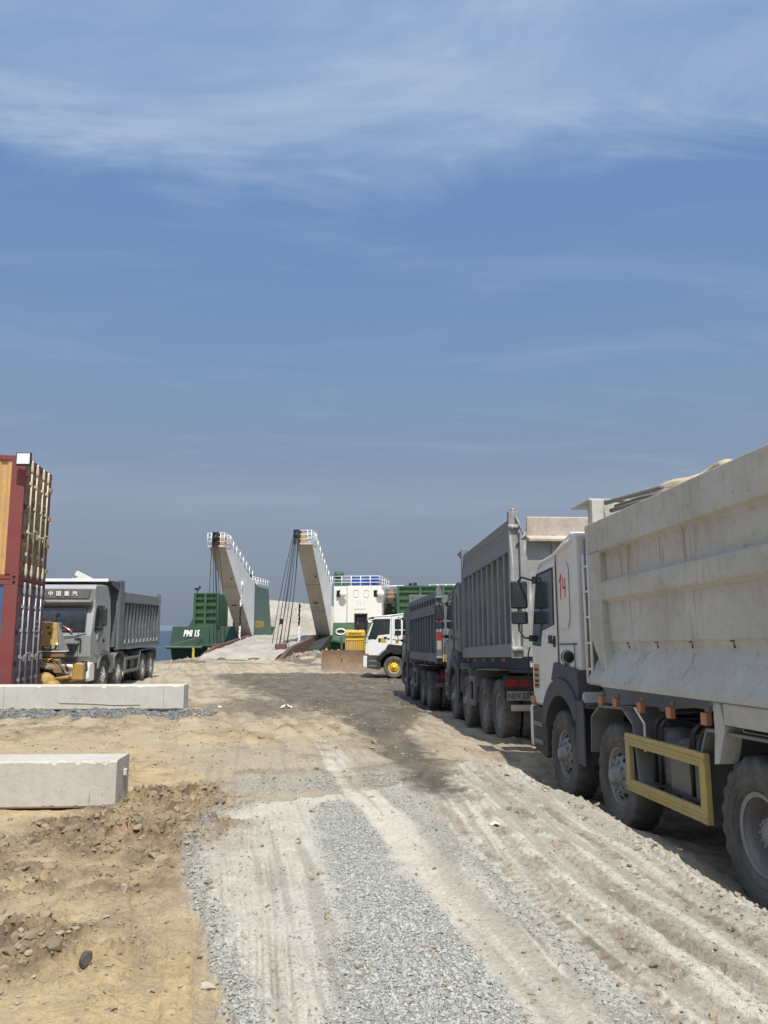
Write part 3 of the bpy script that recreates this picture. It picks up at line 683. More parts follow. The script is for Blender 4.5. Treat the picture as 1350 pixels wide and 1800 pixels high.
def arc(cx, cz, r, a0, a1, n=14):
    return [(cx+r*math.cos(math.radians(a0+(a1-a0)*i/n)), cz+r*math.sin(math.radians(a0+(a1-a0)*i/n))) for i in range(n+1)]

def cab_over(T, P, roof=3.30, mirrors=True, number=None, sticker=True, trim=None, beacon=True):
    """square tilt cab with a raised roof at the back; side windows, doors, arches, steps, bumper, mirrors"""
    trim = trim or M_plast
    ar = arc(-1.5, .55, .93, 143, 40, 12)
    side = [(0, 1.08), (.02, 1.5), (-.02, 2.02), (-.40, 2.98), (-.55, 3.10), (-1.15, 3.17), (-1.95, roof), (-2.13, roof-.06), (-2.17, 2.6), (-2.14, 1.42)] + ar + [(-.75, 1.08)]
    B = MB(); B.prism(side, 'y', -1.15, 1.15); cab = B.build('cab', P, T, .05)
    # raised roof moulding along both sides
    for s in (1, -1):
        B = MB(); B.pipe([(-.42, s*1.13, 3.02), (-.62, s*1.15, 3.10), (-1.2, s*1.15, 3.13), (-1.75, s*1.155, 3.22), (-2.05, s*1.155, 3.25)], .028, 8); B.build('roof_gutter', P, cab)
        # door skin standing just proud, its window a sheet of glass in a dark seal
        B = MB(); y0, y1 = s*1.160, s*1.178
        door = [(-.12, 1.12), (-.10, 2.04), (-.43, 3.0), (-1.31, 3.05), (-1.31, 1.72)] + arc(-1.5, .55, 1.0, 68, 38, 6) + [(-.62, 1.12)]
        B.prism(door, 'y', min(y0, y1), max(y0, y1)); d = B.build('door', P, T, .006)
        y2, y3 = s*1.172, s*1.184
        seal = [(-.15, 1.93), (-.16, 2.05), (-.45, 2.95), (-1.27, 2.98), (-1.25, 2.20), (-.66, 2.13), (-.56, 1.91)]
        B = MB(); B.prism(seal, 'y', min(y2, y3), max(y2, y3)); wn = B.build('window', M_black, d, .01)
        cx = sum(p[0] for p in seal)/7; cz = sum(p[1] for p in seal)/7
        B = MB(); y4 = s*1.187
        B.prism([(cx+(x-cx)*.93, cz+(z-cz)*.94) for x, z in seal], 'y', min(y3, y4), max(y3, y4)); B.build('glass', M_glass, d)
        B = MB(); B.b2((-1.14, s*1.178, 1.94), (-1.26, s*1.20, 2.0)); B.b2((-.95, s*1.178, 1.95), (-1.12, s*1.186, 2.06)); B.build('handle', M_black, d, .006)
        # pressed panel behind the door
        B = MB(); B.prism([(-1.44, 2.25), (-1.44, 2.9), (-1.52, 2.98), (-1.78, 3.0), (-1.86, 2.9), (-1.86, 2.25), (-1.78, 2.14), (-1.52, 2.14)], 'y', min(s*1.158, s*1.172), max(s*1.158, s*1.172)); B.build('side_panel', P, cab, .012)
        B = MB(); B.b2((-1.40, s*1.158, 1.93), (-2.08, s*1.168, 1.945)); B.b2((-1.335, s*1.158, 1.62), (-1.345, s*1.166, 3.12)); B.b2((-1.98, s*1.158, 1.62), (-1.99, s*1.166, 1.94)); B.build('panel_seam', M_dark, cab)
        # arch
        B = MB(); B.prism(arc(-1.5, .55, .95, 142, 22, 16)+arc(-1.5, .55, .73, 22, 142, 16), 'y', min(s*.80, s*1.235), max(s*.80, s*1.235))
        B.prism([(-2.16, 1.0), (-2.16, 1.62), (-1.2, 1.70), (-1.05, 1.46)]+arc(-1.5, .55, .95, 75, 140, 8), 'y', min(s*.9, s*1.20), max(s*.9, s*1.20))
        B.build('wheel_arch', trim, T, .012)
        # steps before the wheel
        B = MB(); B.prism([(-.10, .48), (-.10, 1.06), (-.66, 1.06), (-.80, .9), (-.80, .44), (-.7, .40)], 'y', min(s*.85, s*1.2), max(s*.85, s*1.2)); st = B.build('step_box', M_dark, T, .02)
        B = MB(); B.b2((-.20, s*1.2, .80), (-.62, s*1.215, .86)); B.b2((-.20, s*1.2, .56), (-.62, s*1.215, .62)); B.build('step', M_chassisgrey, st)
        # side marker and indicator at the bumper corner
        B = MB(); B.b2((-.02, s*1.17, 1.10), (-.20, s*1.205, 1.20)); B.build('indicator', M_orange, T, .01)
        B = MB(); B.pipe([(.06, s*1.17, 1.15), (.09, s*1.19, 1.3), (.09, s*1.19, 1.8), (.05, s*1.17, 1.9)], .012, 6)
        for zz in (1.3, 1.45, 1.6, 1.75): B.tube((.09, s*1.19, zz), (.02, s*1.14, zz), .008, 6)
        B.build('grab_rail', M_black, T)
        # mud slab behind the wheel
        B = MB(); B.b2((-2.16, s*.86, .50), (-2.19, s*1.24, 1.26)); B.b2((-2.14, s*1.21, .52), (-2.42, s*1.235, 1.26)); B.b2((-2.19, s*.86, 1.20), (-2.50, s*1.2, 1.235)); B.build('mud_guard', trim, T, .006)
    # front: windscreen, visor, grille, bumper, lamps
    B = MB(); B.add([(-.015, -1.06, 2.05), (-.015, 1.06, 2.05), (-.36, 1.03, 2.90), (-.36, -1.03, 2.90), (.012, -1.06, 2.05), (.012, 1.06, 2.05), (-.335, 1.03, 2.905), (-.335, -1.03, 2.905)],
        [(0, 1, 2, 3), (4, 5, 6, 7), (0, 1, 5, 4), (1, 2, 6, 5), (2, 3, 7, 6), (3, 0, 4, 7)]); B.build('windscreen', M_glass, T)
    B = MB(); B.box((-.22, 0, 3.02), (.34, 2.1, .03), ry=.25); B.build('sun_visor', M_black, T, .01)
    B = MB(); B.b2((.02, -.95, 1.3), (.045, .95, 1.72)); B.b2((.02, -.95, 1.80), (.04, .95, 1.88)); B.build('grille', M_black, T, .01)
    B = MB(); B.prism([(-.16, .50), (.06, .48), (.10, .6), (.09, 1.05), (.0, 1.09), (-.16, 1.07)], 'y', -1.19, 1.19); bp = B.build('bumper', P, T, .03)
    for s in (1, -1):
        B = MB(); B.b2((.09, s*.70, .70), (.108, s*1.1, .92)); B.build('headlight', M_lamp, bp, .01)
    if mirrors:
        for s in (1, -1):
            B = MB(); B.pipe([(-.40, s*1.17, 2.86), (-.30, s*1.22, 2.88), (-.18, s*1.33, 2.93), (-.10, s*1.36, 2.88), (-.07, s*1.36, 2.15), (-.14, s*1.30, 2.04), (-.22, s*1.17, 2.02)], .016, 7)
            B.box((-.40, s*1.19, 2.87), (.10, .06, .10)); B.box((-.22, s*1.20, 2.03), (.14, .07, .09))
            mi = B.build('mirror', M_black, T)
            B = MB(); B.b2((-.03, s*1.22, 2.47), (-.12, s*1.47, 2.88)); B.build('mirror_housing', M_black, mi, .03)
            B = MB(); B.b2((-.121, s*1.24, 2.49), (-.125, s*1.45, 2.86)); B.build('mirror_glass', M_mirror, mi)
            B = MB(); B.b2((-.04, s*1.22, 2.24), (-.11, s*1.47, 2.43)); B.build('mirror_housing', M_black, mi, .03)
            B = MB(); B.b2((-.111, s*1.24, 2.255), (-.115, s*1.45, 2.415)); B.build('mirror_glass', M_mirror, mi)
    # intake and back wall
    B = MB(); B.b2((-2.18, -1.05, 1.5), (-2.34, -.75, 3.0)); B.build('air_intake', M_chassisgrey, T, .03)
    B = MB(); B.b2((-2.18, .62, 2.62), (-2.30, 1.06, 3.24)); B.b2((-2.18, .95, 1.6), (-2.24, 1.08, 2.63)); B.build('back_fairing', M_chassisgrey, T, .02)
    return cab

def running_gear(T, axles, xr, rims, rearslope=True, frame=None, guard=None, tank=True, outer=True):
    fm = frame or M_dark
    B = MB()
    for s in (1, -1): B.b2((-.4, s*.36, .82), (xr+.25, s*.44, 1.10))
    for x in (-.9, -2.4, -4.2, -5.4, xr+.5): B.b2((x, -.38, .86), (x-.12, .38, 1.06))
    for i, a in enumerate(axles):
        B.tube((a, -.9, TY), (a, .9, TY), .065, 10)
        if i > 1: B.lathe([(.05, -.2), (.2, -.12), (.24, 0), (.2, .12), (.05, .2)], (a, 0, TY+.02), 'y', 16)
        for s in (1, -1): B.b2((a-.45, s*.40, .74), (a+.45, s*.49, .80)); B.b2((a-.22, s*.40, .66), (a+.22, s*.49, .74))
    B.b2((-.5, -.35, .7), (-2.0, .35, 1.15))
    B.build('chassis', fm, T)
    for a in axles[:2]:
        for s in (1, -1): wheel('front', T, a, s*1.05, s, rims[0])
    for a in axles[2:]:
        for s in (1, -1):
            wheel('rear', T, a, s*1.045, s, rims[1]); wheel('rear', T, a, s*.70, -s, rims[1])
    x2, x3, x4 = axles[1], axles[2], axles[3]
    for s in (1, -1):
        # angular guard over the second axle: top, slopes and the rear flap
        B = MB(); t = .022
        path = [(x2+.66, .72), (x2+.62, 1.12), (x2+.34, 1.26), (x2-.34, 1.28), (x2-.60, 1.14), (x2-.72, .55)]
        for (a, b), (c, d) in zip(path[:-1], path[1:]):
            dx, dz = c-a, d-b; L = math.hypot(dx, dz); nx, nz = -dz/L*t, dx/L*t
            B.prism([(a, b), (c, d), (c+nx, d+nz), (a+nx, b+nz)], 'y', min(s*.85, s*1.23), max(s*.85, s*1.23))
        B.build('mud_guard', fm if frame else M_chassisgrey, T)
        B = MB()
        path = [(x3+.78, .52), (x3+.74, 1.0), (x3+.60, 1.24), (x4-.50, 1.26), (x4-.72, 1.12), (x4-.80, .75)]
        if not rearslope: path = [(x3+.70, .9), (x3+.62, 1.20), (x3+.40, 1.26), (x4-.30, 1.27)]
        for (a, b), (c, d) in zip(path[:-1], path[1:]):
            dx, dz = c-a, d-b; L = math.hypot(dx, dz); nx, nz = -dz/L*t, dx/L*t
            B.prism([(a, b), (c, d), (c+nx, d+nz), (a+nx, b+nz)], 'y', min(s*.55, s*1.24), max(s*.55, s*1.24))
        B.build('mud_guard', fm if frame else M_chassisgrey, T)
    # tanks, air bottles, hoses between second and third axle
    m = (x2+x3)/2
    if tank:
        for s in (1, -1):
            B = MB()
            for k, xx in enumerate((x2-.95, x2-1.32, x2-1.62)):
                if xx-.25 < x3+.8 and k > 1: continue
                B.lathe([(.05, -.28), (.15, -.26), (.17, -.2), (.17, .2), (.15, .26), (.05, .28)], (xx, s*.93, .86-.06*(k % 2)), 'z', 20)
                for zz in (-.12, .12): B.lathe([(.172, zz-.02), (.178, zz-.015), (.178, zz+.015), (.172, zz+.02)], (xx, s*.93, .86-.06*(k % 2)), 'z', 20)
            B.build('air_tank', M_tank, T)
            B = MB(); B.b2((x3+1.0, s*.62, .56), (x3+1.62, s*1.12, 1.04)); B.build('battery_box', M_tank, T, .06)
            B = MB()
            for xx, r in ((x2-.84, .026), (x2-.98, .022), (x2-1.62, .026), (x2-1.78, .02)):
                B.pipe([(xx, s*1.12, .62), (xx, s*1.13, .95), (xx-.02, s*1.11, 1.16), (xx-.10, s*1.02, 1.28), (xx-.25, s*.8, 1.30), (xx-.3, s*.6, 1.26)], r, 8)
            B.build('hose', M_black, T)
    if guard:
        a, b, z0, z1, gm = guard
        for s in (1, -1):
            B = MB(); y0 = s*1.215; y1 = s*1.255
            for zz in (z0, z1):
                B.b2((a, y0, zz), (b, y1, zz-.115)); B.b2((a+.0, y1, zz-.045), (b, y1+s*.012, zz-.07))
            B.b2((a+.001, y0-s*.01, z0-.001), (a-.10, y1+s*.003, z1-.116)); B.b2((b-.001, y0-s*.01, z0-.001), (b+.10, y1+s*.003, z1-.116))
            for xx in (a-.3, b+.3): B.b2((xx, s*.45, z0-.08), (xx-.05, s*1.215, z0-.03)); 
            B.build('side_guard', gm, T, .006)
    # rear beam, lamps
    B = MB(); B.b2((xr+.42, -1.1, .66), (xr+.34, 1.1, .78)); B.b2((xr+.5, -.42, .66), (xr+.36, -.34, 1.0)); B.b2((xr+.5, .42, .66), (xr+.36, .34, 1.0)); B.build('rear_bumper', M_chassisgrey, T, .01)
    for s in (1, -1):
        B = MB(); B.b2((xr+.34, s*.62, .90), (xr+.29, s*1.08, 1.02)); B.build('tail_light', M_red, T, .01)

def marker_row(T, xs, z, y=1.21, k=1.):
    for s in (1, -1):
        for x in xs:
            B = MB(); B.b2((x-.05*k, s*(y-.02), z-.10*k), (x+.05*k, s*(y+.03), z)); B.mi = 1; B.b2((x-.045, s*(y-.03), z), (x+.03, s*y, z+.05)); B.build('marker_light', [M_orange, M_chassisgrey], T, .006)

def ladder(T, x, y, z0, z1, mat, n=5, w=.30, ax='x'):
    B = MB()
    for d in (0, w): B.tube((x-d, y, z0), (x-d, y, z1), .017, 8)
    for k in range(n):
        zz = z0+(z1-z0)*(k+.5)/n; B.tube((x, y, zz), (x-w, y, zz), .013, 8)
    B.build('ladder', mat, T)

def ribbed_body(T, P, xf, xr, zb, zt, nrib, r0, r1, slots=None, board=None, boardmat=None, front_z=None, front_len=.12, tailmat=None, tooth=False):
    """open steel tipper body: flat inner walls, upright ribs between a deep top and bottom rail"""
    B = MB(); hw = 1.25; yi = 1.13
    zt2 = board[0] if board else zt
    for s in (1, -1):
        B.b2((xf-.02, s*(yi-.05), zb+.03), (xr+.05, s*yi, zt-.01))                     # wall sheet
        B.b2((xf, s*yi, r1), (xr+.03, s*hw, zt2))                                    # top rail
        B.b2((xf, s*yi, zb), (xr+.03, s*hw, r0))                                       # bottom rail
        L = xf-.18-(xr+.16); st = L/(nrib)
        for k in range(nrib-1):
            c = xf-.18-st*(k+1); B.b2((c-.065, s*yi, r0), (c+.065, s*(hw-.02), r1))
        B.b2((xf-.001, s*yi, r0), (xf-.20, s*(hw-.004), r1)); B.b2((xr+.031, s*yi, r0), (xr+.2, s*(hw-.004), r1))
        if slots:
            z0, z1 = slots; B2 = 0
        if tooth:
            B.mi = 0
    B.b2((xf, -yi, zb+.03), (xf-.06, yi, front_z or zt)); B.b2((xf-.06, -1.1, zb+.02), (xr+.05, 1.1, zb+.1))
    body = B.build('dump_body', P, T, .008)
    if slots:
        z0, z1 = slots
        for s in (1, -1):
            B = MB(); L = xf-.3-(xr+.3); n = nrib
            for k in range(n):
                c = xf-.3-L*(k+.5)/n; B.b2((c-L/n*.30, s*(hw+.001), z0), (c+L/n*.30, s*(hw+.0035), z1))
            B.build('rail_slot', M_hole, body)
    if board:
        z0, z1 = board
        for s in (1, -1):
            B = MB(); h = (z1-z0)/2
            for k in range(2): B.b2((xf-.06, s*(hw-.07), z0+h*k+.004), (xr+.06, s*(hw-.025-.006*k), z0+h*(k+1)-.004))
            B.build('side_board', boardmat or P, body, .004)
    for s in (1, -1):   # bright dots of the reflector tape along the lower rail
        B = MB(); n = 26
        for k in range(n):
            c = xf-.1-(xf-xr-.25)*(k+.5)/n; B.b2((c-.035, s*(hw+.001), zb+.012), (c+.035, s*(hw+.003), zb+.045))
        B.build('reflector_tape', M_plate, body)
    top = board[1] if board else zt
    # corner posts
    for s in (1, -1):
        B = MB(); B.b2((xf+.02, s*1.14, zb), (xf-.10, s*1.265, (front_z or top)+.02)); B.build('corner_post', P, body, .008)
        B = MB(); B.b2((xr+.10, s*1.12, zb-.02), (xr-.03, s*1.275, top+.09))
        B.tube((xr+.03, s*1.19, top+.09), (xr+.03, s*1.19, top+.14), .05, 12)
        B.tube((xr-.06, s*1.1, top-.18), (xr-.06, s*1.3, top-.18), .045, 10); B.tube((xr-.05, s*1.1, zb+.12), (xr-.05, s*1.3, zb+.12), .05, 10)
        B.build('corner_post', tailmat or P, body, .008)
    B = MB(); B.b2((xr-.02, -1.12, zb), (xr-.08, 1.12, top-.28)); B.b2((xr-.079, -1.12, zb+.0), (xr-.12, 1.12, zb+.10))
    for yy in (-.55, 0, .55): B.b2((xr-.081, yy-.04, zb+.10), (xr-.105, yy+.04, top-.29))
    for yy in (-1.06, 1.06): B.b2((xr-.081, yy-.06, zb+.101), (xr-.115, yy+.06, top-.281))
    B.build('tailgate', tailmat or P, T, .006)
    if front_z:
        B = MB(); B.b2((xf, -1.2, front_z), (xf+.95, 1.2, front_z+.035))
        for s in (1, -1): B.prism([(xf, zt-.1), (xf, front_z), (xf+.9, front_z), (xf+.25, front_z-.22)], 'y', min(s*1.16, s*1.2), max(s*1.16, s*1.2))
        B.build('cab_shield', P, body, .006)
    return body

def truck(i, name_label, extra=None):
    x, y, z, yaw, pit = POSE[i]
    return thing('dump_truck', name_label, 'dump truck', (x, y, z), (0, -pit, yaw), 'dump trucks on the dirt yard')

# --- nearest truck, white with a smooth stepped body
def truck_white_near():
    T = truck(1, 'nearest dump truck, dusty white with a red hand painted 14 on its cab')
    cab_over(T, M_cab, 3.36)
    ax = [-1.5, -3.3, -6.03, -7.38]; xr = -8.9; xf = -2.8
    running_gear(T, ax, xr, (M_rim, M_rim), guard=(-3.73, -5.40, 1.04, .60, M_yguard))
    zb, zt = 1.46, 3.30
    B = MB()
    for s in (1, -1):
        def Q(a, b): return (a, b) if s > 0 else (-a, b)
        # cross-section of the wall: top rail, recess, mid rail, recess, ledge, flared skirt
        sec = [(1.25, zt), (1.25, 2.96), (1.17, 2.93), (1.165, 2.635), (1.235, 2.605), (1.235, 2.42), (1.165, 2.375), (1.155, 1.95), (1.13, 1.86), (1.29, 1.53), (1.29, 1.47), (1.24, 1.465), (1.06, 1.80), (1.08, zt)]
        sec = [(a*s, b) for a, b in sec]
        B.prism(sec, 'x', xr+.1, xf-.40)
        # front pillar with its gusset, and the top rail's end
        B.prism([(xf, 2.05), (xf, 2.959), (xf-.41, 2.959), (xf-.41, 1.95), (xf-.50, 1.62), (xf-.33, 1.70), (xf-.16, 1.86)], 'y', min(s*1.09, s*1.243), max(s*1.09, s*1.243))
        B.b2((xf+.001, s*1.079, 2.961), (xf-.399, s*1.252, zt-.001))
        B.add([(xf-.02, s*1.11, 1.86), (xf-.40, s*1.11, 1.86), (xf-.40, s*1.288, 1.50), (xf+.06, s*1.288, 1.50), (xf-.02, s*1.05, 1.86), (xf-.40, s*1.05, 1.86), (xf-.40, s*1.24, 1.47), (xf+.06, s*1.24, 1.47)],
              [(0, 1, 2, 3), (4, 5, 6, 7), (0, 3, 7, 4), (3, 2, 6, 7), (0, 4, 5, 1), (1, 5, 6, 2)])
        B.prism([(xr+.1, 1.6), (xr+.1, zt-.002), (xr-.02, zt-.002), (xr-.02, 1.6)], 'y', min(s*1.05, s*1.262), max(s*1.05, s*1.262))
    B.b2((xf-.02, -1.08, zb+.1), (xf-.08, 1.08, zt-.02)); B.b2((xf-.08, -1.06, zb+.06), (xr+.05, 1.06, zb+.14))
    body = B.build('dump_body', M_white, T, .010)
    for k in range(6):
        x = -3.72-k*.70; B = MB(); B.b2((x, 1.145, 1.930), (x+.035, 1.160, 1.948)); B.b2((x+.012, 1.14, 1.88), (x+.021, 1.150, 1.930)); B.box((x+.045, 1.152, 1.937), (.022, .014, .008), ry=.5); B.build('lashing_hook', M_dark, body)
    B = MB()   # weld beads round the recessed panels
    for z in (2.935, 2.632, 2.372, 1.945): B.pipe([(-3.22-.18*i, 1.166 if z > 2.3 else 1.156, z+.004*math.sin(i*2.3)) for i in range(31)], .0055, 5)
    for x in (-5.35, -7.1): B.pipe([(x+.004*math.sin(i*1.7), 1.167-.0006*i, 2.90-.03*i) for i in range(9)], .005, 5); B.pipe([(x+.004*math.sin(i*1.7), 1.164-.0006*i, 2.36-.03*i) for i in range(13)], .005, 5)
    B.build('weld_bead', M_white, body)
    for s in (1, -1):
        B = MB()
        B.prism([(-5.72, 1.462), (-5.78, 1.28), (-5.66, 1.0), (-5.58, .98), (-5.62, 1.24), (-5.62, 1.462)], 'y', min(s*1.10, s*1.262), max(s*1.10, s*1.262))
        B.b2((-5.779, s*1.10, 1.30), (xr+.2, s*1.264, 1.461))
        B.build('body_sill', M_white, T, .006)
    B = MB(); B.b2((xr+.02, -1.04, zb+.1), (xr-.05, 1.04, zt-.1)); B.build('tailgate', M_white, T, .01)
    # shield over the cab
    B = MB()
    B.prism([(xf+.02, 3.30), (xf+.45, 3.60), (xf+.62, 3.58), (xf+.62, 3.63), (xf-.02, 3.66), (xf-.02, 3.30)], 'y', -1.16, -1.12)
    B.prism([(xf+.02, 3.30), (xf+.40, 3.34), (xf+.40, 3.60), (xf+.02, 3.64)], 'y', 1.02, 1.06)
    B.b2((xf+.60, -1.16, 3.60), (xf-.05, 1.20, 3.625)); B.b2((xf-.02, 1.04, 3.301), (xf-.12, 1.19, 3.598)); B.b2((xf-.02, -1.19, 3.301), (xf-.12, -1.04, 3.598)); B.b2((xf-.02, -1.04, 3.28), (xf-.05, 1.04, 3.58))
    B.build('cab_shield', M_white, body, .008)
    B = MB()
    for k, (yy, zz) in enumerate(((1.02, 3.56), (.96, 3.47), (.90, 3.52))): B.pipe([(xf-.12, yy, zz), (xf-.7, yy-.05, zz-.03+.01*k), (xf-1.5, yy-.05, zz-.09)], .026, 8)
    B.build('cover_rail', M_chassisgrey, body)
    ladder(T, -2.66, 1.235, 1.50, 2.98, M_cab, 5, .16)
    marker_row(T, (-2.98, -3.42, -4.06, -4.72, -5.38), 1.36, 1.20)
    # spare wheel standing behind the cab
    sp = wheel('spare', T, -2.42, .62, 1, M_rim); sp.name = 'spare_wheel'; sp.location = (-2.46, .60, 2.28); sp.rotation_euler = (0, 0, PI/2)
    # round work lamp on a stub by the arch
    B = MB(); B.tube((-2.02, 1.20, 1.72), (-2.02, 1.28, 1.76), .012, 6); B.lathe([(.03, -.05), (.07, -.03), (.085, .0), (.085, .012)], (-2.08, 1.28, 1.78), 'x', 20); L_ = B.build('work_lamp', M_black, T)
    B = MB(); B.lathe([(.08, -.105), (.04, -.115), (.0004, -.118)], (-2.0, 1.28, 1.78), 'x', 20); B.build('lens', M_lamp, L_)
    B = MB()
    def stroke(pts, w):
        for (a, b), (c, d) in zip(pts[:-1], pts[1:]):
            dx, dz = c-a, d-b; L = math.hypot(dx, dz); nx, nz = -dz/L*w, dx/L*w
            B.add([(a+nx, 1.1745, b+nz), (c+nx*.7, 1.1745, d+nz*.7), (c-nx*.7, 1.1745, d-nz*.7), (a-nx, 1.1745, b-nz)], [(0, 1, 2, 3)])
    stroke([(-1.50, 2.74), (-1.585, 2.84)], .016); stroke([(-1.585, 2.85), (-1.565, 2.68), (-1.54, 2.52)], .020)
    stroke([(-1.68, 2.80), (-1.655, 2.67), (-1.77, 2.65)], .015); stroke([(-1.755, 2.78), (-1.745, 2.66), (-1.73, 2.53)], .019)
    B.build('lettering', M_redpaint, T)
    # stickers on the panel and front corner
    B = MB(); B.b2((-1.58, 1.166, 1.62), (-1.74, 1.171, 1.86)); B.build('sticker', paint('faded_yellow_sticker', (.45, .33, .12), (.3, .27, .2), .6, rough=.6), T)
    B = MB(); B.b2((-.18, 1.179, 1.32), (-.44, 1.183, 1.66)); B.build('sticker', paint('faded_yellow_sticker', (.45, .33, .12), (.3, .27, .2), .6, rough=.6), T)
    B = MB()
    for zz in (1.80, 1.70): B.b2((-1.60, 1.171, zz), (-1.72, 1.173, zz-.05))
    for zz in (1.60, 1.52, 1.44, 1.38): B.b2((-.21, 1.183, zz), (-.41, 1.185, zz-.035))
    B.build('lettering', M_ink, T)
    B = MB(); B.b2((-1.16, 1.179, 1.90), (-1.28, 1.184, 2.05)); B.build('sticker', paint('blue_sticker', (.03, .04, .12), rough=.5), T)
    # beige cover rolled on top of the load edge: rests on the body, a thing of its own
    q = POSE[1]
    n, k = 22, 16; B = MB(); vs = []
    for j in range(n):
        t = j/(n-1); ctr = Vector(pose_pt(q, (-3.35-1.7*t, .62-.1*t, 3.50+.02*math.sin(t*7)))); e = 1-.0*t
        for i in range(k):
            a = 2*PI*i/k; r = .10+.03*math.sin(3*a+t*6)+.03*vnoise(np.array([t*9.]), np.array([i*.9]))[0]; 
            vs.append(ctr+Vector((math.cos(a)*r*1.8, 0, math.sin(a)*r*.85)))
    B.add(vs, [(j*k+i, j*k+(i+1) % k, (j+1)*k+(i+1) % k, (j+1)*k+i) for j in range(n-1) for i in range(k)]+[tuple(range(k)), tuple((n-1)*k+i for i in range(k))], True)
    tag(B.build('tarpaulin', M_tarp), 'beige tarpaulin roll lying on top of the nearest white truck body', 'tarpaulin')
truck_white_near()

def truck_grey_second():
    T = truck(2, 'grey dump truck with a worn whitish tailgate, directly in front of the nearest white truck')
    P = paint('grey_cab_paint', (.20, .21, .22), (.24, .23, .21), .4, rough=.4, metal=.3, bump=.001)
    cab_over(T, P, 3.3)
    ax = [-1.5, -3.3, -5.31, -6.66]; xr = -8.3; xf = -3.3
    running_gear(T, ax, xr+.9, (M_rim, M_rim), guard=(-3.95, -4.62, 1.10, .62, M_chassisgrey), tank=False, rearslope=False)
    b = ribbed_body(T, M_greyb, xf, xr, 1.48, 3.22, 9, 1.70, 3.22, None, (3.44, 3.78), M_grey2, 3.90, tailmat=M_tail)
    marker_row(T, (-3.7, -4.6, -5.5, -6.4, -7.3), 1.46, 1.20, .5)
    # bent flap along the top of the tailgate
    B = MB(); B.prism([(xr-.02, 3.36), (xr-.26, 3.33), (xr-.27, 3.38), (xr-.10, 3.44), (xr-.16, 3.75), (xr-.13, 3.76), (xr-.03, 3.46)], 'y', -1.25, 1.0); B.build('tail_flap', M_flap, T, .01)
    B = MB(); B.pipe([(xr-.05, 1.16, 3.78), (xr-.12, 1.10, 3.58), (xr-.10, 1.02, 3.38)], .02); B.pipe([(xr-.05, 1.16, 3.30), (xr-.16, 1.02, 3.48)], .018)
    B.build('flap_hinge', M_tail, T)
    B = MB(); B.b2((xr+.02, -1.0, 1.30), (xr-.06, 1.0, 1.42)); B.build('tail_beam', M_tail, T, .008)
    # lamp bar with red and white tape, plate, bumper tube
    xx = xr+1.05
    B = MB(); B.b2((xx-.0, -1.2, .80), (xx+.05, 1.2, 1.16)); B.build('lamp_bar', M_dark, T, .008)
    for k in range(9):
        B = MB(); B.b2((xx-.004, 1.18-k*.24, .97), (xx-.008, 1.18-k*.24-.22, 1.10)); B.build('reflector', M_red if k % 3 != 2 else paint('dull_reflector', (.16, .10, .08), rough=.5), T)
    B = MB(); B.b2((xx-.02, 1.16, .74), (xx-.03, .70, .90)); p_ = B.build('number_plate', M_plate, T, .004)
    text('NEV 232', .13, M_ink, p_, (xx-.031, .93, .815), (PI/2, 0, -PI/2), .92, depth=.001)
    B = MB(); B.tube((xx-.08, 1.10, .62), (xx-.08, -1.1, .62), .055, 12); B.build('bumper_bar', M_flap, T)
truck_grey_second()

def truck_grey_third():
    T = truck(3, 'dark grey dump truck farthest along the right hand row, small slots under its top rail')
    P = paint('grey_cab_paint', (.20, .21, .22), (.24, .23, .21), .4, rough=.4, metal=.3, bump=.001)
    cab_over(T, P, 3.3)
    ax = [-1.5, -3.3, -5.93, -7.28]; xr = -9.46; xf = -3.04
    running_gear(T, ax, xr+.9, (M_rim, M_rim), guard=(-4.1, -5.0, 1.10, .62, M_chassisgrey), tank=False, rearslope=False)
    ribbed_body(T, M_grey, xf, xr, 1.40, 3.36, 10, 1.64, 2.74, (3.03, 3.2), None, None, 3.62)
    marker_row(T, (-3.4, -4.5, -5.6, -6.7, -7.8, -8.9), 1.38, 1.20, .5)
    B = MB()
    for k in range(4): B.mi = k % 2; B.b2((xr+.02, 1.276, 1.75+k*.24), (xr+.10, 1.28, 1.99+k*.24)); B.b2((xr-.031, 1.14, 1.75+k*.24), (xr-.034, 1.26, 1.99+k*.24))
    B.build('reflector', [M_plate, M_red], T)
    B = MB(); B.b2((xr-.122, .55, 1.42), (xr-.126, 1.12, 1.62)); B.build('warning_plate', M_yguard, T)
    B = MB(); B.b2((xr+1.0, .1, .72), (xr+.99, .62, .9)); B.build('number_plate', M_plate, T)
    B = MB(); B.b2((xr+1.05, -1.0, .80), (xr+1.0, 1.0, 1.14)); B.build('lamp_bar', M_dark, T)
    for s in (1, -1):
        B = MB(); B.b2((xr+.99, s*.6, .92), (xr+.975, s*1.0, 1.06)); B.build('tail_light', M_red, T)
truck_grey_third()

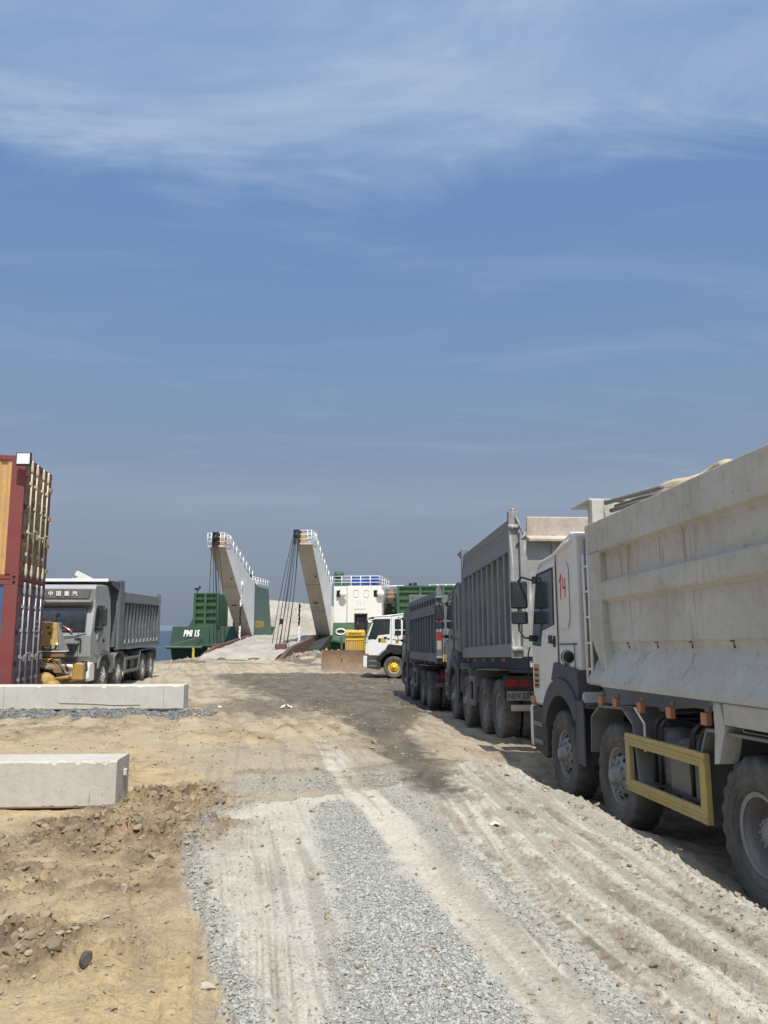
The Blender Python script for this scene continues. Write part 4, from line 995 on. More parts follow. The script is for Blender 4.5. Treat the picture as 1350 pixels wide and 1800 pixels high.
def truck_white_crossing():
    T = truck(5, 'white truck with yellow wheel hubs crossing in front of the bulldozer')
    cab_over(T, M_clean, 3.26, trim=M_black)
    ax = [-1.5, -3.3, -6.03, -7.38]; xr = -8.6; xf = -2.8
    running_gear(T, ax, xr, (M_yrim, M_yrim), guard=(-3.73, -5.2, 1.0, .6, M_yguard))
    ribbed_body(T, M_grey, xf, xr, 1.40, 2.95, 9, 1.6, 2.75)
    # the lower mud slab is hidden on this one by stickers on the door instead
    B = MB(); B.b2((-.66, 1.179, 1.76), (-1.08, 1.184, 2.0)); B.build('sticker', paint('yellow_sticker', (.62, .44, .06), rough=.5), T)
    B = MB(); B.b2((-1.56, 1.172, 1.78), (-1.74, 1.177, 1.94)); B.build('sticker', MATS['yellow_sticker'], T)
    B = MB(); B.b2((-.67, 1.184, 1.80), (-.80, 1.188, 1.98)); B.b2((-1.60, 1.177, 1.82), (-1.70, 1.180, 1.90)); B.b2((-.84, 1.184, 1.93), (-1.05, 1.186, 1.95)); B.b2((-.84, 1.184, 1.82), (-1.05, 1.186, 1.84)); B.build('lettering', M_ink, T)
truck_white_crossing()

# --- silver truck facing us on the left, tall curved cab
def truck_silver():
    T = truck(4, 'silver tall-cab dump truck facing the viewer beside the stacked containers')
    P = M_silver
    ar = arc(-1.5, .55, .80, 146, 36, 12)
    side = [(-.05, 1.0), (.05, 1.25), (.06, 1.9), (.0, 2.1), (-.22, 2.78), (-.26, 3.05), (-.20, 3.42), (-.32, 3.55), (-1.2, 3.58), (-1.62, 3.56), (-1.95, 3.1), (-2.1, 2.3), (-2.12, 1.25)] + ar + [(-.84, .98)]
    B = MB(); B.prism(side, 'y', -1.2, 1.2); cab = B.build('cab', P, T, .07)
    B = MB(); B.prism([(.02, .46), (.12, .55), (.13, .95), (.04, 1.06), (-.25, 1.06), (-.45, .96), (-.45, .46)], 'y', -1.22, 1.22); bp = B.build('bumper', M_clean, T, .05)
    B = MB(); B.b2((.131, -.62, .56), (.136, .62, .80)); B.b2((.105, -1.0, .44), (.0, 1.0, .52)); B.build('bumper_inlet', M_black, bp, .01)
    # windscreen wraps at its edges
    B = MB(); B.add([(.03, -1.02, 2.02), (.03, 1.02, 2.02), (-.20, .98, 2.80), (-.20, -.98, 2.80), (.065, -1.0, 2.03), (.065, 1.0, 2.03), (-.165, .96, 2.81), (-.165, -.96, 2.81)],
        [(0, 1, 2, 3), (4, 5, 6, 7), (0, 1, 5, 4), (1, 2, 6, 5), (2, 3, 7, 6), (3, 0, 4, 7)]); B.build('windscreen', M_glass, T, .02)
    B = MB(); B.prism([(-.17, 2.83), (-.02, 2.90), (.02, 2.98), (-.02, 3.03), (-.24, 3.06)], 'y', -1.14, 1.14); B.build('sun_visor', M_chassisgrey, T, .02)
    B = MB(); B.add([(-.245, -1.05, 3.10), (-.245, .98, 3.10), (-.205, 1.08, 3.40), (-.205, -1.05, 3.40), (-.205, -1.05, 3.10), (-.205, .98, 3.10), (-.165, 1.06, 3.40), (-.165, -1.05, 3.40)],
        [(0, 1, 2, 3), (4, 5, 6, 7), (0, 1, 5, 4), (1, 2, 6, 5), (2, 3, 7, 6), (3, 0, 4, 7)]); hb = B.build('header_panel', M_chassisgrey, T, .01)
    text('\u4e2d  \u56fd  \u91cd  \u6c7d', .165, M_wink, hb, (-.176, .16, 3.245), (PI/2, 0, PI/2), 1.0, depth=.004, bold=.004)
    B = MB(); B.add([(.05, -.70, 1.30), (.05, .70, 1.30), (.055, .86, 1.66), (.055, -.86, 1.66), (.085, -.68, 1.31), (.085, .68, 1.31), (.088, .84, 1.65), (.088, -.84, 1.65)],
        [(0, 1, 2, 3), (4, 5, 6, 7), (0, 1, 5, 4), (1, 2, 6, 5), (2, 3, 7, 6), (3, 0, 4, 7)]); 
    for zz in (1.40, 1.50, 1.60): B.b2((.088, -.7, zz-.012), (.096, .7, zz+.012))
    B.build('grille', M_black, T)
    B = MB(); B.b2((.06, -1.0, 1.06), (.125, .80, 1.24)); B.build('lower_grille', M_black, T, .01)
    B = MB(); B.pipe([(.075, -.95, 1.90), (.085, -.4, 1.87), (.088, .3, 1.86), (.085, .7, 1.90), (.06, 1.05, 1.97)], .010, 6); B.b2((.066, .80, 1.10), (.07, .815, 1.98)); B.pipe([(.072, .80, 1.5), (.075, .70, 1.30), (.08, .66, 1.24)], .007); B.build('panel_seam', M_dark, cab)
    B = MB(); B.lathe([(.07, .0), (.06, .02), (.0004, .03)], (.062, .05, 1.78), 'x', 20); B.build('emblem', M_chrome, T)
    for s in (1, -1):
        B = MB(); B.prism([(s*.72, .84), (s*.70, 1.0), (s*.86, 1.13), (s*1.16, 1.11), (s*1.18, .82), (s*1.02, .72)], 'x', .115, .146); h = B.build('headlight', M_dark, T, .015)
        B = MB()
        for yy, zz, r in ((.83, .92, .05), (.95, .87, .055), (.90, 1.02, .045), (1.08, .87, .05)): B.lathe([(r, .146), (r*.8, .155), (.0004, .158)], (0, s*yy, zz), 'x', 14)
        B.build('lens', M_chrome, h)
        B = MB(); B.lathe([(.055, .146), (.04, .156), (.0004, .158)], (0, s*1.07, 1.02), 'x', 14); B.build('lens', M_red, h)
        B = MB(); B.b2((.07, s*.86, 1.40), (.085, s*.92, 1.78)); B.b2((.07, s*.70, 1.80), (.09, s*.90, 1.83)); B.build('vent', M_dark, T)
        # door, window with split, long mirror
        y0, y1 = s*1.2, s*1.214
        B = MB(); B.prism([(-.22, 1.36), (-.12, 1.8), (-.10, 2.1), (-.30, 2.9), (-1.4, 2.98), (-1.44, 1.5)] + arc(-1.5, .55, .9, 84, 46, 6), 'y', min(y0, y1), max(y0, y1)); d = B.build('door', P, T, .006)
        y2, y3 = s*1.208, s*1.218
        B = MB(); B.prism([(-.20, 2.10), (-.36, 2.80), (-.50, 2.88), (-1.22, 2.88), (-1.32, 2.76), (-1.32, 2.24), (-.9, 2.04), (-.3, 1.98)], 'y', min(y2, y3), max(y2, y3)); B.build('window', M_glass, d, .01)
        B = MB(); B.b2((-1.2, s*1.214, 1.66), (-1.36, s*1.235, 1.76)); B.build('handle', M_black, d, .006)
        B = MB(); B.b2((-.74, s*1.27, 2.20), (-.86, s*1.44, 2.80)); mi = B.build('mirror', M_dark, T, .05)
        B = MB(); B.b2((-.60, s*1.2, 2.06), (-.70, s*1.36, 2.16)); B.pipe([(-.4, s*1.2, 2.0), (-.6, s*1.3, 2.06)], .03); B.build('mirror_bracket', M_black, mi, .02)
        B = MB(); B.prism(arc(-1.5, .55, .83, 146, 20, 14)+arc(-1.5, .55, .70, 20, 146, 14), 'y', min(s*.85, s*1.24), max(s*.85, s*1.24)); B.b2((-2.16, s*.9, .6), (-2.5, s*1.22, 1.22)); B.build('wheel_arch', M_chassisgrey, T, .01)
        B = MB(); B.prism([(-.3, .5), (-.3, 1.0), (-.72, 1.0), (-.80, .85), (-.8, .46)], 'y', min(s*.9, s*1.2), max(s*.9, s*1.2)); B.build('step_box', M_dark, T, .02)
    B = MB(); B.lathe([(.11, 1.215), (.10, 1.219), (.0004, 1.22)], (-.55, 0, 1.86), 'y', 20); B.build('sticker', M_clean, T)
    B = MB(); B.add([(-.9, 1.216, 1.98), (-1.25, 1.216, 2.15), (-.7, 1.216, 1.68), (-.62, 1.216, 1.66), (-.9, 1.214, 1.98), (-1.25, 1.214, 2.15), (-.7, 1.214, 1.68), (-.62, 1.214, 1.66)], [(0, 1, 2, 3), (4, 5, 6, 7)]); B.build('door_stripe', M_dark, T)
    B = MB(); B.pipe([(.08, .62, 2.00), (.07, .50, 2.10), (.05, .30, 2.22)], .022, 8, ); B.pipe([(.07, -.3, 2.04), (.03, -.7, 2.2)], .012); B.build('wiper', M_chrome, T)
    B = MB(); B.b2((.055, .25, 2.13), (.052, .62, 2.06)); B.build('dash_cloth', M_red, T)
    ax = [-1.5, -3.3, -6.83, -8.18]; xr = -9.16; xf = -2.9
    running_gear(T, ax, xr, (M_chrome, M_chrome), guard=(-3.95, -5.9, 1.05, .58, M_chassisgrey), tank=True)
    b = ribbed_body(T, M_grey, xf-.52, xr, 1.36, 3.05, 11, 1.56, 3.05, None, (3.06, 3.42), M_grey2, None, tailmat=M_grey)
    B = MB(); B.b2((xf, -1.24, 1.45), (xf-.06, 1.24, 3.80))
    for s in (1, -1): B.b2((xf+.001, s*1.14, 1.36), (xf-.521, s*1.262, 3.82)); B.prism([(xf, 3.45), (xf, 3.82), (xf+1.0, 3.70), (xf+1.0, 3.64)], 'y', min(s*1.18, s*1.22), max(s*1.18, s*1.22))
    B.b2((xf, -1.24, 3.72), (xf+1.5, 1.24, 3.76)); B.build('front_wall', M_grey, T, .01)
    B = MB(); B.b2((xf+1.5, -1.26, 3.70), (xf+1.56, 1.26, 3.80)); B.build('shield_edge', M_clean, T, .008)
    ladder(T, xf+.04, 1.16, 1.5, 3.66, M_chassisgrey, 6, .2)
    B = MB()
    for k in range(10):
        c = xf-.9-k*.56; B.prism([(c+.12, 1.56), (c-.12, 1.56), (c-.06, 1.64), (c+.0, 1.70)], 'y', 1.24, 1.262)
    B.build('rib_foot', M_plate, b)
    q = POSE[4]
    B = MB(); pts = [pose_pt(q, (xf-.3, .2+.05*k, 3.86+.03*math.sin(k))) for k in range(-16, -2)]; B.pipe(pts, .07, 8)
    cr_ = tag(B.build('cover_roll', M_flap), 'rolled white cover lying on top of the silver truck body', 'cover roll')
    B = MB(); p0 = pose_pt(q, (xf+.35, .05, 3.95)); B.box((p0[0], p0[1], p0[2]-.02), (.62, .14, .16), ry=.45); B.build('loose_end', M_clean, cr_)
truck_silver()

# ------------------------------------------------------------------ stacked shipping containers on the left
M_cred = paint('container_red', (.20, .035, .035), (.16, .08, .06), .5, .3, (.10, .05, .03), .55)
M_cor = paint('container_orange', (.56, .34, .13), (.36, .22, .12), .5, .35, (.2, .10, .05), .6)
M_cblue = paint('container_blue', (.035, .10, .26), (.10, .14, .2), .5, .3, rough=.55)
M_cgold = paint('container_faded_gold', (.36, .25, .10), (.10, .06, .04), .85, .3, (.45, .33, .15), .6, scale=1.3)
M_cdk = paint('container_door_maroon', (.12, .115, .14), (.17, .07, .08), .9, .3, (.25, .2, .17), .6)
M_cnavy = paint('container_door_blue', (.05, .075, .11), (.03, .04, .05), .6, rough=.5)
M_bar = paint('lock_bar_cream', (.66, .58, .46), (.4, .3, .2), .4, rough=.5)
M_bar2 = paint('lock_bar_steel', (.45, .46, .50), (.3, .26, .22), .4, rough=.4, metal=.3)
def container(label, z0, side, door, lower, bars, hingemat):
    h = 2.896; w = 2.438; L = 6.06
    T = thing('shipping_container', label, 'shipping container', (-8.354, 18.209, z0), (0, 0, .162), 'shipping containers stacked two high')
    B = MB(); p = .17
    for x in (0, -L+p):
        for y in (0, w-p): B.b2((x, y, .12), (x-p, y+p, h-.12))
    for z in (0, h-.12):
        for y in (0, w-.16): B.b2((-p, y+.02, z+.005), (-L+p, y+.14, z+.115))
        for x in (-.005, -L+.135): B.b2((x, p, z+.005), (x-.13, w-p, z+.115))
    for x in (0, -L+.178):
        for y in (-.003, w-.159):
            for z in (0, h-.118): B.b2((x+.003, y, z-.001), (x-.175, y+.162, z+.119))
    B.b2((-.002, -.001, .12), (-.30, .04, h-.12))
    frame = B.build('frame', M_cred, T, .006)
    for z in (.06, h-.06):
        B = MB(); B.lathe([(.035, -.0045), (.035, -.004), (.0004, -.0045)], (-.09, 0, z), 'y', 14); B.b2((.004, .05, z-.025), (.0045, .11, z+.025)); B.build('corner_hole', M_hole, frame)
    for nm, yb, dr in (('side_wall', .05, 1), ('side_wall', w-.05, -1)):
        B = MB(); n = 20; st = (L-.5)/n; vs = []
        prof = []
        for k in range(n):
            x0 = -.30-k*st
            prof += [(x0, yb+dr*.0), (x0-st*.28, yb), (x0-st*.46, yb+dr*.036), (x0-st*.80, yb+dr*.036), (x0-st*.98, yb)]
        m = len(prof)
        B.add([(x, y, .115) for x, y in prof]+[(x, y, h-.115) for x, y in prof], [(i, i+1, m+i+1, m+i) for i in range(m-1)]); B.build(nm, side, T)
    B = MB(); B.b2((-.1, .1, h-.06), (-L+.1, w-.1, h-.03)); B.b2((-.1, .1, .1), (-L+.1, w-.1, .14)); B.b2((-L+.06, .1, .14), (-L+.09, w-.1, h-.06)); B.build('roof', side, T)
    for k in range(2):
        y0 = p+.005+k*(w-2*p)/2; y1 = y0+(w-2*p)/2-.01
        B = MB(); B.b2((-.07, y0, .125), (-.045, y1, h-.125))
        nb = 9
        for j in range(nb):
            za = .16+(h-.32)*j/nb; zb = za+(h-.32)/nb*.52; B.prism([(-.045, za), (-.015, za+.05), (-.015, zb-.02), (-.045, zb+.03)], 'y', y0+.05, y1-.05)
        B.b2((-.044, y0, .125), (-.005, y0+.05, h-.125)); B.b2((-.044, y1-.05, .125), (-.005, y1, h-.125))
        d = B.build('door', door if not lower else [door], T)
        if lower:
            B = MB(); B.b2((-.0149, y0+.05, .13), (-.010, y1-.05, .78)); B.build('door_patch', M_cnavy, d)
        for f in (.28, .72):
            yy = y0+(y1-y0)*f; B = MB(); B.tube((.03, yy, .06), (.03, yy, h-.05), .019, 8)
            for z in (.10, h-.10): B.lathe([(.020, -.14), (.034, -.07), (.036, 0), (.026, .12), (.018, .18)], (.03, yy, z+(.12 if z < 1 else -.12)), 'z', 10)
            for z in (.62, 1.15, 1.75, 2.3): B.box((.018, yy, z), (.05, .09, .07))
            rod = B.build('lock_bar', bars, T)
            B = MB(); B.box((.06, yy+.12, 1.12+.1*(f > .5)), (.02, .34, .04)); B.box((.05, yy+.27, 1.1), (.04, .06, .14)); B.build('handle', bars, rod)
    for z in (.35, 1.0, 1.7, 2.45):
        B = MB(); B.box((.022, w-.12, z), (.05, .2, .10)); B.build('hinge', hingemat, T)
        B = MB(); B.box((.012, .14, z), (.03, .10, .10)); B.build('hinge', M_hole if z in (1.0, 1.7) else M_cred, T)
    for j in range(4):
        B = MB(); B.b2((-.0045, 1.75+.0*j, 2.0-j*.12), (-.0035, 2.1, 1.94-j*.12))
        B.build('lettering', paint('faded_white', (.36, .33, .31), rough=.6), T)
    return T
container('faded gold-doored container with an orange side, on top of the stack', -.1+2.9, M_cor, M_cgold, False, M_bar, M_cor)
container('maroon-doored container with a blue side, at the bottom of the stack', -.1, M_cblue, M_cdk, True, M_bar2, M_cdk)
T = thing('floodlight', 'square white floodlight panel fixed at the top corner of the upper container', 'floodlight', (-7.94, 16.9, 5.32), (0, 0, .0))
T.location = (-8.30, 17.98, 5.55)
B = MB(); B.box((0, 0, 0), (.34, .06, .30)); B.b2((-.04, .03, -.1), (.04, .16, -.04)); B.b2((-.17, -.04, .13), (.17, .03, .15)); hs = B.build('housing', M_black, T, .008)
B = MB(); B.box((0, -.033, .01), (.29, .008, .24)); B.build('lens', paint('floodlight_diffuser', (.86, .88, .9), rough=.3), T)

# ------------------------------------------------------------------ concrete beams
M_conc = paint('cast_concrete', (.55, .53, .47), (.42, .39, .33), .55, .25, (.32, .28, .22), .85, spots=.35, spot_col=(.2, .17, .13), bump=.006)
M_conc2 = paint('cast_concrete_rough', (.50, .47, .42), (.38, .34, .29), .6, .35, (.30, .25, .2), .85, spots=.6, spot_col=(.17, .14, .11), bump=.01, scale=1.6)
def beam(label, corner, yaw, L, D, Hh, mat, lines=(), sock=False):
    T = thing('concrete_beam', label, 'concrete beam', corner, (0, 0, yaw), 'precast concrete beams lying on the dirt')
    r_ = random.Random(int(L*10)); B = MB(); c = .018
    # chipped arrises: the end outline wanders a little from station to station
    n = 90; vs = []; ch = [max(0, r_.gauss(-.010, .020)) for _ in range(n)]
    for i in range(n):
        x = -L*i/(n-1); j = lambda: r_.uniform(-.002, .002)+ch[i]*.5
        sec = [(c, 0), (D-c, 0), (D, c), (D, Hh-c), (D-c, Hh), (c+j()*2, Hh), (0, Hh-c-j()*2), (0, c+j())]
        vs += [(x, a, b) for a, b in sec]
    k = 8; fs = [(i*k+m, i*k+(m+1) % k, (i+1)*k+(m+1) % k, (i+1)*k+m) for i in range(n-1) for m in range(k)]+[tuple(range(k)), tuple((n-1)*k+m for m in range(k))]
    B.add(vs, fs); b = B.build('beam_body', mat, T)
    for x in lines:
        B = MB(); B.b2((-x, -.0015, .02), (-x-.012, .0, Hh-.02)); B.build('form_joint', paint('dark_joint_grout', (.33, .31, .27), rough=.9), b)  # thin dark line at each formwork joint
    return T
T = beam('long pale concrete beam lying in front of the containers and silver truck', (-4.27, 17.37, -.01), .045, 7.5, .50, .50, M_conc, (.42, 3.75))
B = MB(); B.pipe([(-.9+.0, -.008, .10), (-1.5, -.01, .10), (-2.0, -.01, .13), (-2.6, -.008, .14)], .006, 6); B.build('crack_ridge', M_conc2, T)
T = beam('short grey concrete block in the left foreground, near the broken earth', (-2.50, 7.72, .02), .05, 3.2, .44, .425, M_conc2)
B = MB(); B.pipe([(-.24, .001, .05), (-.24, .001, .15), (-.20, .001, .17), (-.13, .001, .165), (-.12, .001, .11)], .003, 5); B.build('cast_mark', M_conc2, T)
B = MB(); B.box((.012, .26, .28), (.03, .10, .05), rz=.2); B.build('chipped_edge', M_conc, T)
for k, (x, y, s) in enumerate(((-2.6, 7.95, .05), (-3.3, 8.0, .05))): pass

# ------------------------------------------------------------------ bulldozer between the vessel and the crossing truck
M_yel = paint('machine_yellow', (.66, .40, .03), (.45, .34, .18), .4, .15, rough=.45)
M_blade = paint('worn_blade_steel', (.36, .25, .165), (.21, .125, .08), .85, .6, (.5, .4, .3), .5)
def bulldozer():
    z0 = float(gbase(-1.7, 46.5))
    T = thing('bulldozer', 'yellow bulldozer with a wide rusty blade facing the viewer', 'bulldozer', (-1.70, 45.9, z0), (0, 0, .03))
    B = MB(); n = 12; vs = []
    for i in range(n+1):
        t = i/n; a = (t-.5)*1.5; z = .02+1.22*t; y = .26-.30*math.cos(a*1.05)+.08*t
        vs += [(-1.82, -y+.26, z), (1.82, -y+.26, z), (1.82, -y+.32, z), (-1.82, -y+.32, z)]
    # front face is hollow toward the viewer
    vs = [(x, (y if k % 4 < 2 else y), z) for k, (x, y, z) in enumerate(vs)]
    fs = [(i*4+m, i*4+(m+1) % 4, (i+1)*4+(m+1) % 4, (i+1)*4+m) for i in range(n) for m in range(4)]+[(0, 1, 2, 3), tuple(n*4+m for m in range(4))]
    B.add(vs, fs); 
    for s in (1, -1): B.prism([(.0, .0), (.0, 1.2), (.12, 1.24), (.32, .9), (.34, .3), (.2, .0)], 'x', min(s*1.80, s*1.85), max(s*1.80, s*1.85))
    bl = B.build('blade', M_blade, T)
    B = MB(); B.b2((-1.86, -.03, -.02), (1.86, .03, .16)); B.build('cutting_edge', paint('bright_cutting_edge', (.42, .36, .3), rough=.35, metal=.4), bl)
    for s in (-1, 1):
        B = MB(); B.prism([(s*1.5, 1.22), (s*1.5-.16, 1.22), (s*1.5-.10, 1.36), (s*1.5-.04, 1.36)], 'y', .12, .2); B.build('blade_lug', M_yel, bl)
    B = MB(); B.prism([(2.2, .7), (2.2, 2.25), (2.3, 2.34), (4.6, 2.4), (4.6, .7)], 'x', -.55, .62); hood = B.build('hood', M_yel, T, .05)
    B = MB(); B.b2((-.46, 2.175, 1.02), (.53, 2.198, 1.72)); gr = B.build('grille', M_blade, hood)
    for k in range(8):
        B = MB(); x = -.43+.128*k; B.b2((x, 2.15, 1.02), (x+.07, 2.176, 1.72)); B.build('grille_bar', M_yel, gr)
    B = MB(); B.b2((-.5, 2.15, 1.76), (.56, 2.199, 1.80)); B.b2((-.56, 2.12, 2.02), (.63, 2.198, 2.28)); B.build('hood_band', M_yel, hood, .02)
    text('SHANTUI', .17, M_ink, hood, (.03, 2.115, 2.15), (PI/2, 0, 0), 1.0, depth=.003, bold=.004)
    B = MB()
    for x, z in ((.0, 0), (0.9, 0)): B.prism([(4.0, 2.3), (4.0, 3.36), (4.08, 3.36), (4.12, 2.3)], 'x', -.02+x*.8, .06+x*.8)
    B.b2((-.04, 4.0, 3.30), (.80, 5.9, 3.40)); B.b2((.72, 5.7, 1.8), (.80, 5.8, 3.3)); B.b2((-.04, 5.7, 1.8), (.04, 5.8, 3.3)); B.b2((-.01, 4.3, 2.3), (.76, 4.34, 3.3))
    B.build('cab', M_black, T, .01)
    B = MB(); B.b2((.10, 4.27, 2.45), (.68, 4.30, 3.2)); B.build('cab_screen', M_glass, T)
    B = MB(); B.tube((-.72, .9, 1.2), (-.78, 2.6, 1.9), .07, 10); B.tube((-.70, .2, .7), (-.72, 1.1, 1.28), .035, 8); B.build('lift_cylinder', M_dark, T)
    B = MB(); B.tube((.80, .9, 1.2), (.86, 2.6, 1.9), .07, 10); B.tube((.78, .2, .7), (.80, 1.1, 1.28), .035, 8); B.build('lift_cylinder', M_dark, T)
    for s in (-1, 1):
        B = MB(); B.b2((s*1.25, .3, .3), (s*1.42, 3.2, .5)); B.build('push_arm', M_yel, T)
        pr = arc(1.9, .48, .46, 270, 90, 8)+arc(5.0, .48, .46, 90, -90, 8); B = MB(); B.prism([(p[0], p[1]) for p in pr], 'x', min(s*.75, s*1.22), max(s*.75, s*1.22))
        for k in range(16):
            y = 1.9+k*.2; B.b2((s*.72, y, -.02), (s*1.25, y+.05, .03)); B.b2((s*.72, y, .93), (s*1.25, y+.05, .98))
        B.build('track', M_dark, T)
    B = MB(); B.tube((.2, 3.0, 2.3), (.2, 3.0, 2.9), .05, 10); B.build('exhaust', M_black, T)
bulldozer()

# ------------------------------------------------------------------ yellow machine half hidden behind the containers
M_yel2 = paint('dusty_machine_yellow', (.46, .27, .04), (.33, .24, .14), .75, .5, (.10, .07, .04), .6, scale=2.5)
M_mud = paint('muddy_steel', (.20, .12, .06), (.32, .25, .18), .8, .3, rough=.7, scale=3)
def machine_clutter(T, z):
    B = MB(); B.b2((-.6, .35, .18+z), (1.05, .9, .60+z)); B.build('dark_gap_box', M_dark, T, .03)  # dark box filling the gap behind, standing in for its shade
    for p, q_, r, m in (((.45, -.45, .62+z), (1.30, -.80, .52+z), .045, M_chassisgrey), ((.1, -.5, .86+z), (.75, -.6, .60+z), .03, M_black), ((.70, -.6, .36+z), (1.32, -.85, .46+z), .05, M_yel2)):
        B = MB(); B.tube(p, q_, r, 10); B.lathe([(r*1.5, -.05), (r*1.7, 0), (r*1.5, .05)], q_, 'y', 12); B.build('cylinder', m, T)
    B = MB(); B.pipe([(.5, -.36, .85+z), (.8, -.5, .95+z), (1.05, -.7, .80+z), (1.2, -.8, .62+z)], .018, 6); B.pipe([(.46, -.36, .80+z), (.7, -.5, .86+z), (.95, -.7, .72+z), (1.1, -.8, .55+z)], .018, 6); B.build('hose', M_black, T)
    B = MB(); B.prism([(.75, .60+z), (1.0, .72+z), (1.30, .66+z), (1.34, .58+z), (.8, .54+z)], 'y', -.72, -.62); B.build('bracket', M_mud, T, .01)
def earthmover():
    T = thing('excavator', 'yellow earthmoving machine with a tapered hood, half hidden behind the stacked containers', 'excavator', (-9.45, 22.0, float(gbase(-9.4, 22.4))), (0, 0, 0))
    z = -T.location.z
    B = MB(); f = [(-.9, 1.14+z), (.58, 1.12+z), (.42, 1.86+z), (-.8, 1.90+z)]
    B.add([(x, 0+(zz-1.14-z)*.30, zz) for x, zz in f]+[(x*.25-.1, 1.5, zz) for x, zz in f], [(0, 1, 2, 3), (7, 6, 5, 4), (0, 4, 5, 1), (1, 5, 6, 2), (2, 6, 7, 3), (3, 7, 4, 0)]); h = B.build('hood', M_yel2, T, .02)
    B = MB(); B.add([(.60, .0, 1.12+z), (.425, .21, 1.88+z), (.47, .21, 1.83+z), (.76, .28, 1.10+z), (.06, 1.5, 1.12+z), (.02, 1.5, 1.88+z), (.04, 1.5, 1.83+z), (.12, 1.5, 1.10+z)], [(0, 1, 2, 3), (7, 6, 5, 4), (0, 4, 5, 1), (1, 5, 6, 2), (2, 6, 7, 3), (3, 7, 4, 0)]); B.build('side_panel', M_chassisgrey, T)
    for k, (x, zz, w, n) in enumerate(((.20, 1.74, .10, 3), (.27, 1.58, .09, 3), (.36, 1.44, .03, 1))):
        B = MB()
        for i in range(n): B.box((x, (zz-1.14)*.30-.006, zz+z-.035*i), (w, .012, .022), rx=.28)
        B.build('vent', M_hole, h)
    B = MB(); B.lathe([(.05, -.012), (.05, -.004), (.0004, -.014)], (.52, .03, 1.27+z), 'y', 14); B.build('lamp', M_lamp, T)
    B = MB(); B.box((.34, .0, 1.185+z), (.40, .02, .085)); pl = B.build('name_strip', M_ink, h)
    text('MARK 337', .075, M_wink, pl, (.34, -.012, 1.185+z), (PI/2, 0, 0), .85, depth=.001, bold=.002)
    B = MB(); B.prism([(-.9, -.03), (.80, -.03), (.80, .2), (.1, 1.4), (-.9, 1.4)], 'z', 1.075+z, 1.10+z); B.build('white_trim', M_clean, T)
    B = MB(); B.prism([(-.9, 0), (.76, 0), (.74, .2), (.1, 1.35), (-.9, 1.35)], 'z', .92+z, 1.07+z); B.b2((-.7, .1, .70+z), (.3, .5, .92+z)); B.build('turntable', M_mud, T, .02)
    B = MB(); B.b2((-.1, -.3, .72+z), (.52, .3, .90+z)); B.b2((.44, -.36, .66+z), (.64, .2, .88+z)); B.build('boom_foot', M_yel2, T, .03)
    # curved muddy blade seen from behind with its arms
    n = 12; vs = []
    for i in range(n+1):
        t = i/n; x = -.6+2.0*t; zz = .55+z+.20*math.sin(PI*min(1, t*1.15))+.03*math.sin(9*t)
        vs += [(x, -.7, zz), (x, -.35, zz+.09), (x, -.35, zz+.05), (x, -.7, zz-.05)]
    fs = [(i*4+m, i*4+(m+1) % 4, (i+1)*4+(m+1) % 4, (i+1)*4+m) for i in range(n) for m in range(4)]+[(0, 1, 2, 3), tuple(n*4+m for m in range(4))]
    B = MB(); B.add(vs, fs); B.build('blade', M_mud, T)
    B = MB(); B.prism([(1.34, .36+z), (1.34, .62+z), (1.38, .78+z), (1.48, .83+z), (1.62, .79+z), (1.64, .36+z)], 'y', -.95, -.75); B.build('end_block', M_yel2, T, .04)
    B = MB(); B.prism([(.75, .15+z), (.80, .52+z), (1.34, .56+z), (1.36, .15+z)], 'y', -.6, -.5); B.build('gusset_plate', M_mud, T, .01)
    B = MB(); B.prism([(.12, .1+z), (.20, .60+z), (.28, .66+z), (.33, .1+z)], 'y', -.9, -.8); B.build('arm', M_yel2, T, .02)
    B = MB(); B.tube((-.7, -.85, .33+z), (.1, -.85, .33+z), .06, 10); B.build('cylinder', M_yel2, T)
    B = MB(); B.lathe([(.05, -.22), (.24, -.18), (.29, 0), (.24, .18), (.05, .22)], (.62, -.85, .28+z), 'y', 24); B.lathe([(.14, -.25), (.14, .25)], (.86, -.85, .22+z), 'y', 16); B.build('drum_gear', M_yel2, T)
    for s in (-1.5, -.25):
        pr = arc(.1, .40, .38, 270, 90, 8)+arc(1.5, .40, .38, 90, -90, 8); B = MB(); B.prism(pr, 'x', s-.22, s+.22); B.build('track', M_dark, T)
    B = MB(); B.tube((.36, .3, 1.88+z), (.36, .3, 2.02+z), .015, 8); B.box((.40, .3, 2.06+z), (.10, .05, .11)); B.build('lamp_post', M_black, T)
    B = MB(); B.b2((-.9, .8, 1.9+z), (-.5, 1.5, 2.0+z)); B.build('engine_cover', M_dark, T)
    machine_clutter(T, z)
earthmover()

# ------------------------------------------------------------------ landing craft at the shore (x to starboard, y aft, z up)
M_hull = paint('hull_green', (.010, .052, .030), (.03, .05, .035), .6, .3, (.12, .09, .05), .5)
M_hull2 = paint('hull_dark', (.018, .035, .035), (.10, .07, .05), .5, .2, rough=.55)
M_green = paint('deck_green', (.030, .105, .05), (.085, .13, .07), .6, .4, (.16, .12, .06), .55)
M_wall = paint('grey_green_wall', (.085, .145, .125), (.12, .14, .11), .4, rough=.6)
M_tower = paint('tower_grey_paint', (.70, .715, .71), (.40, .38, .34), .4, .25, (.3, .2, .14), .55, scale=.5)
M_tower_shade = paint('tower_front_shade', (.42, .39, .34), (.25, .235, .20), .5, .3, (.1, .08, .06), .6, scale=.4)  # darker than the white tower paint: shade of the overhanging front as colour
M_house = paint('deckhouse_white', (.82, .81, .76), (.70, .66, .55), .35, .2, (.5, .4, .28), .45, scale=.6)
M_rust = paint('rusty_ramp_steel', (.12, .062, .045), (.14, .08, .06), .7, .3, (.35, .25, .2), .8)
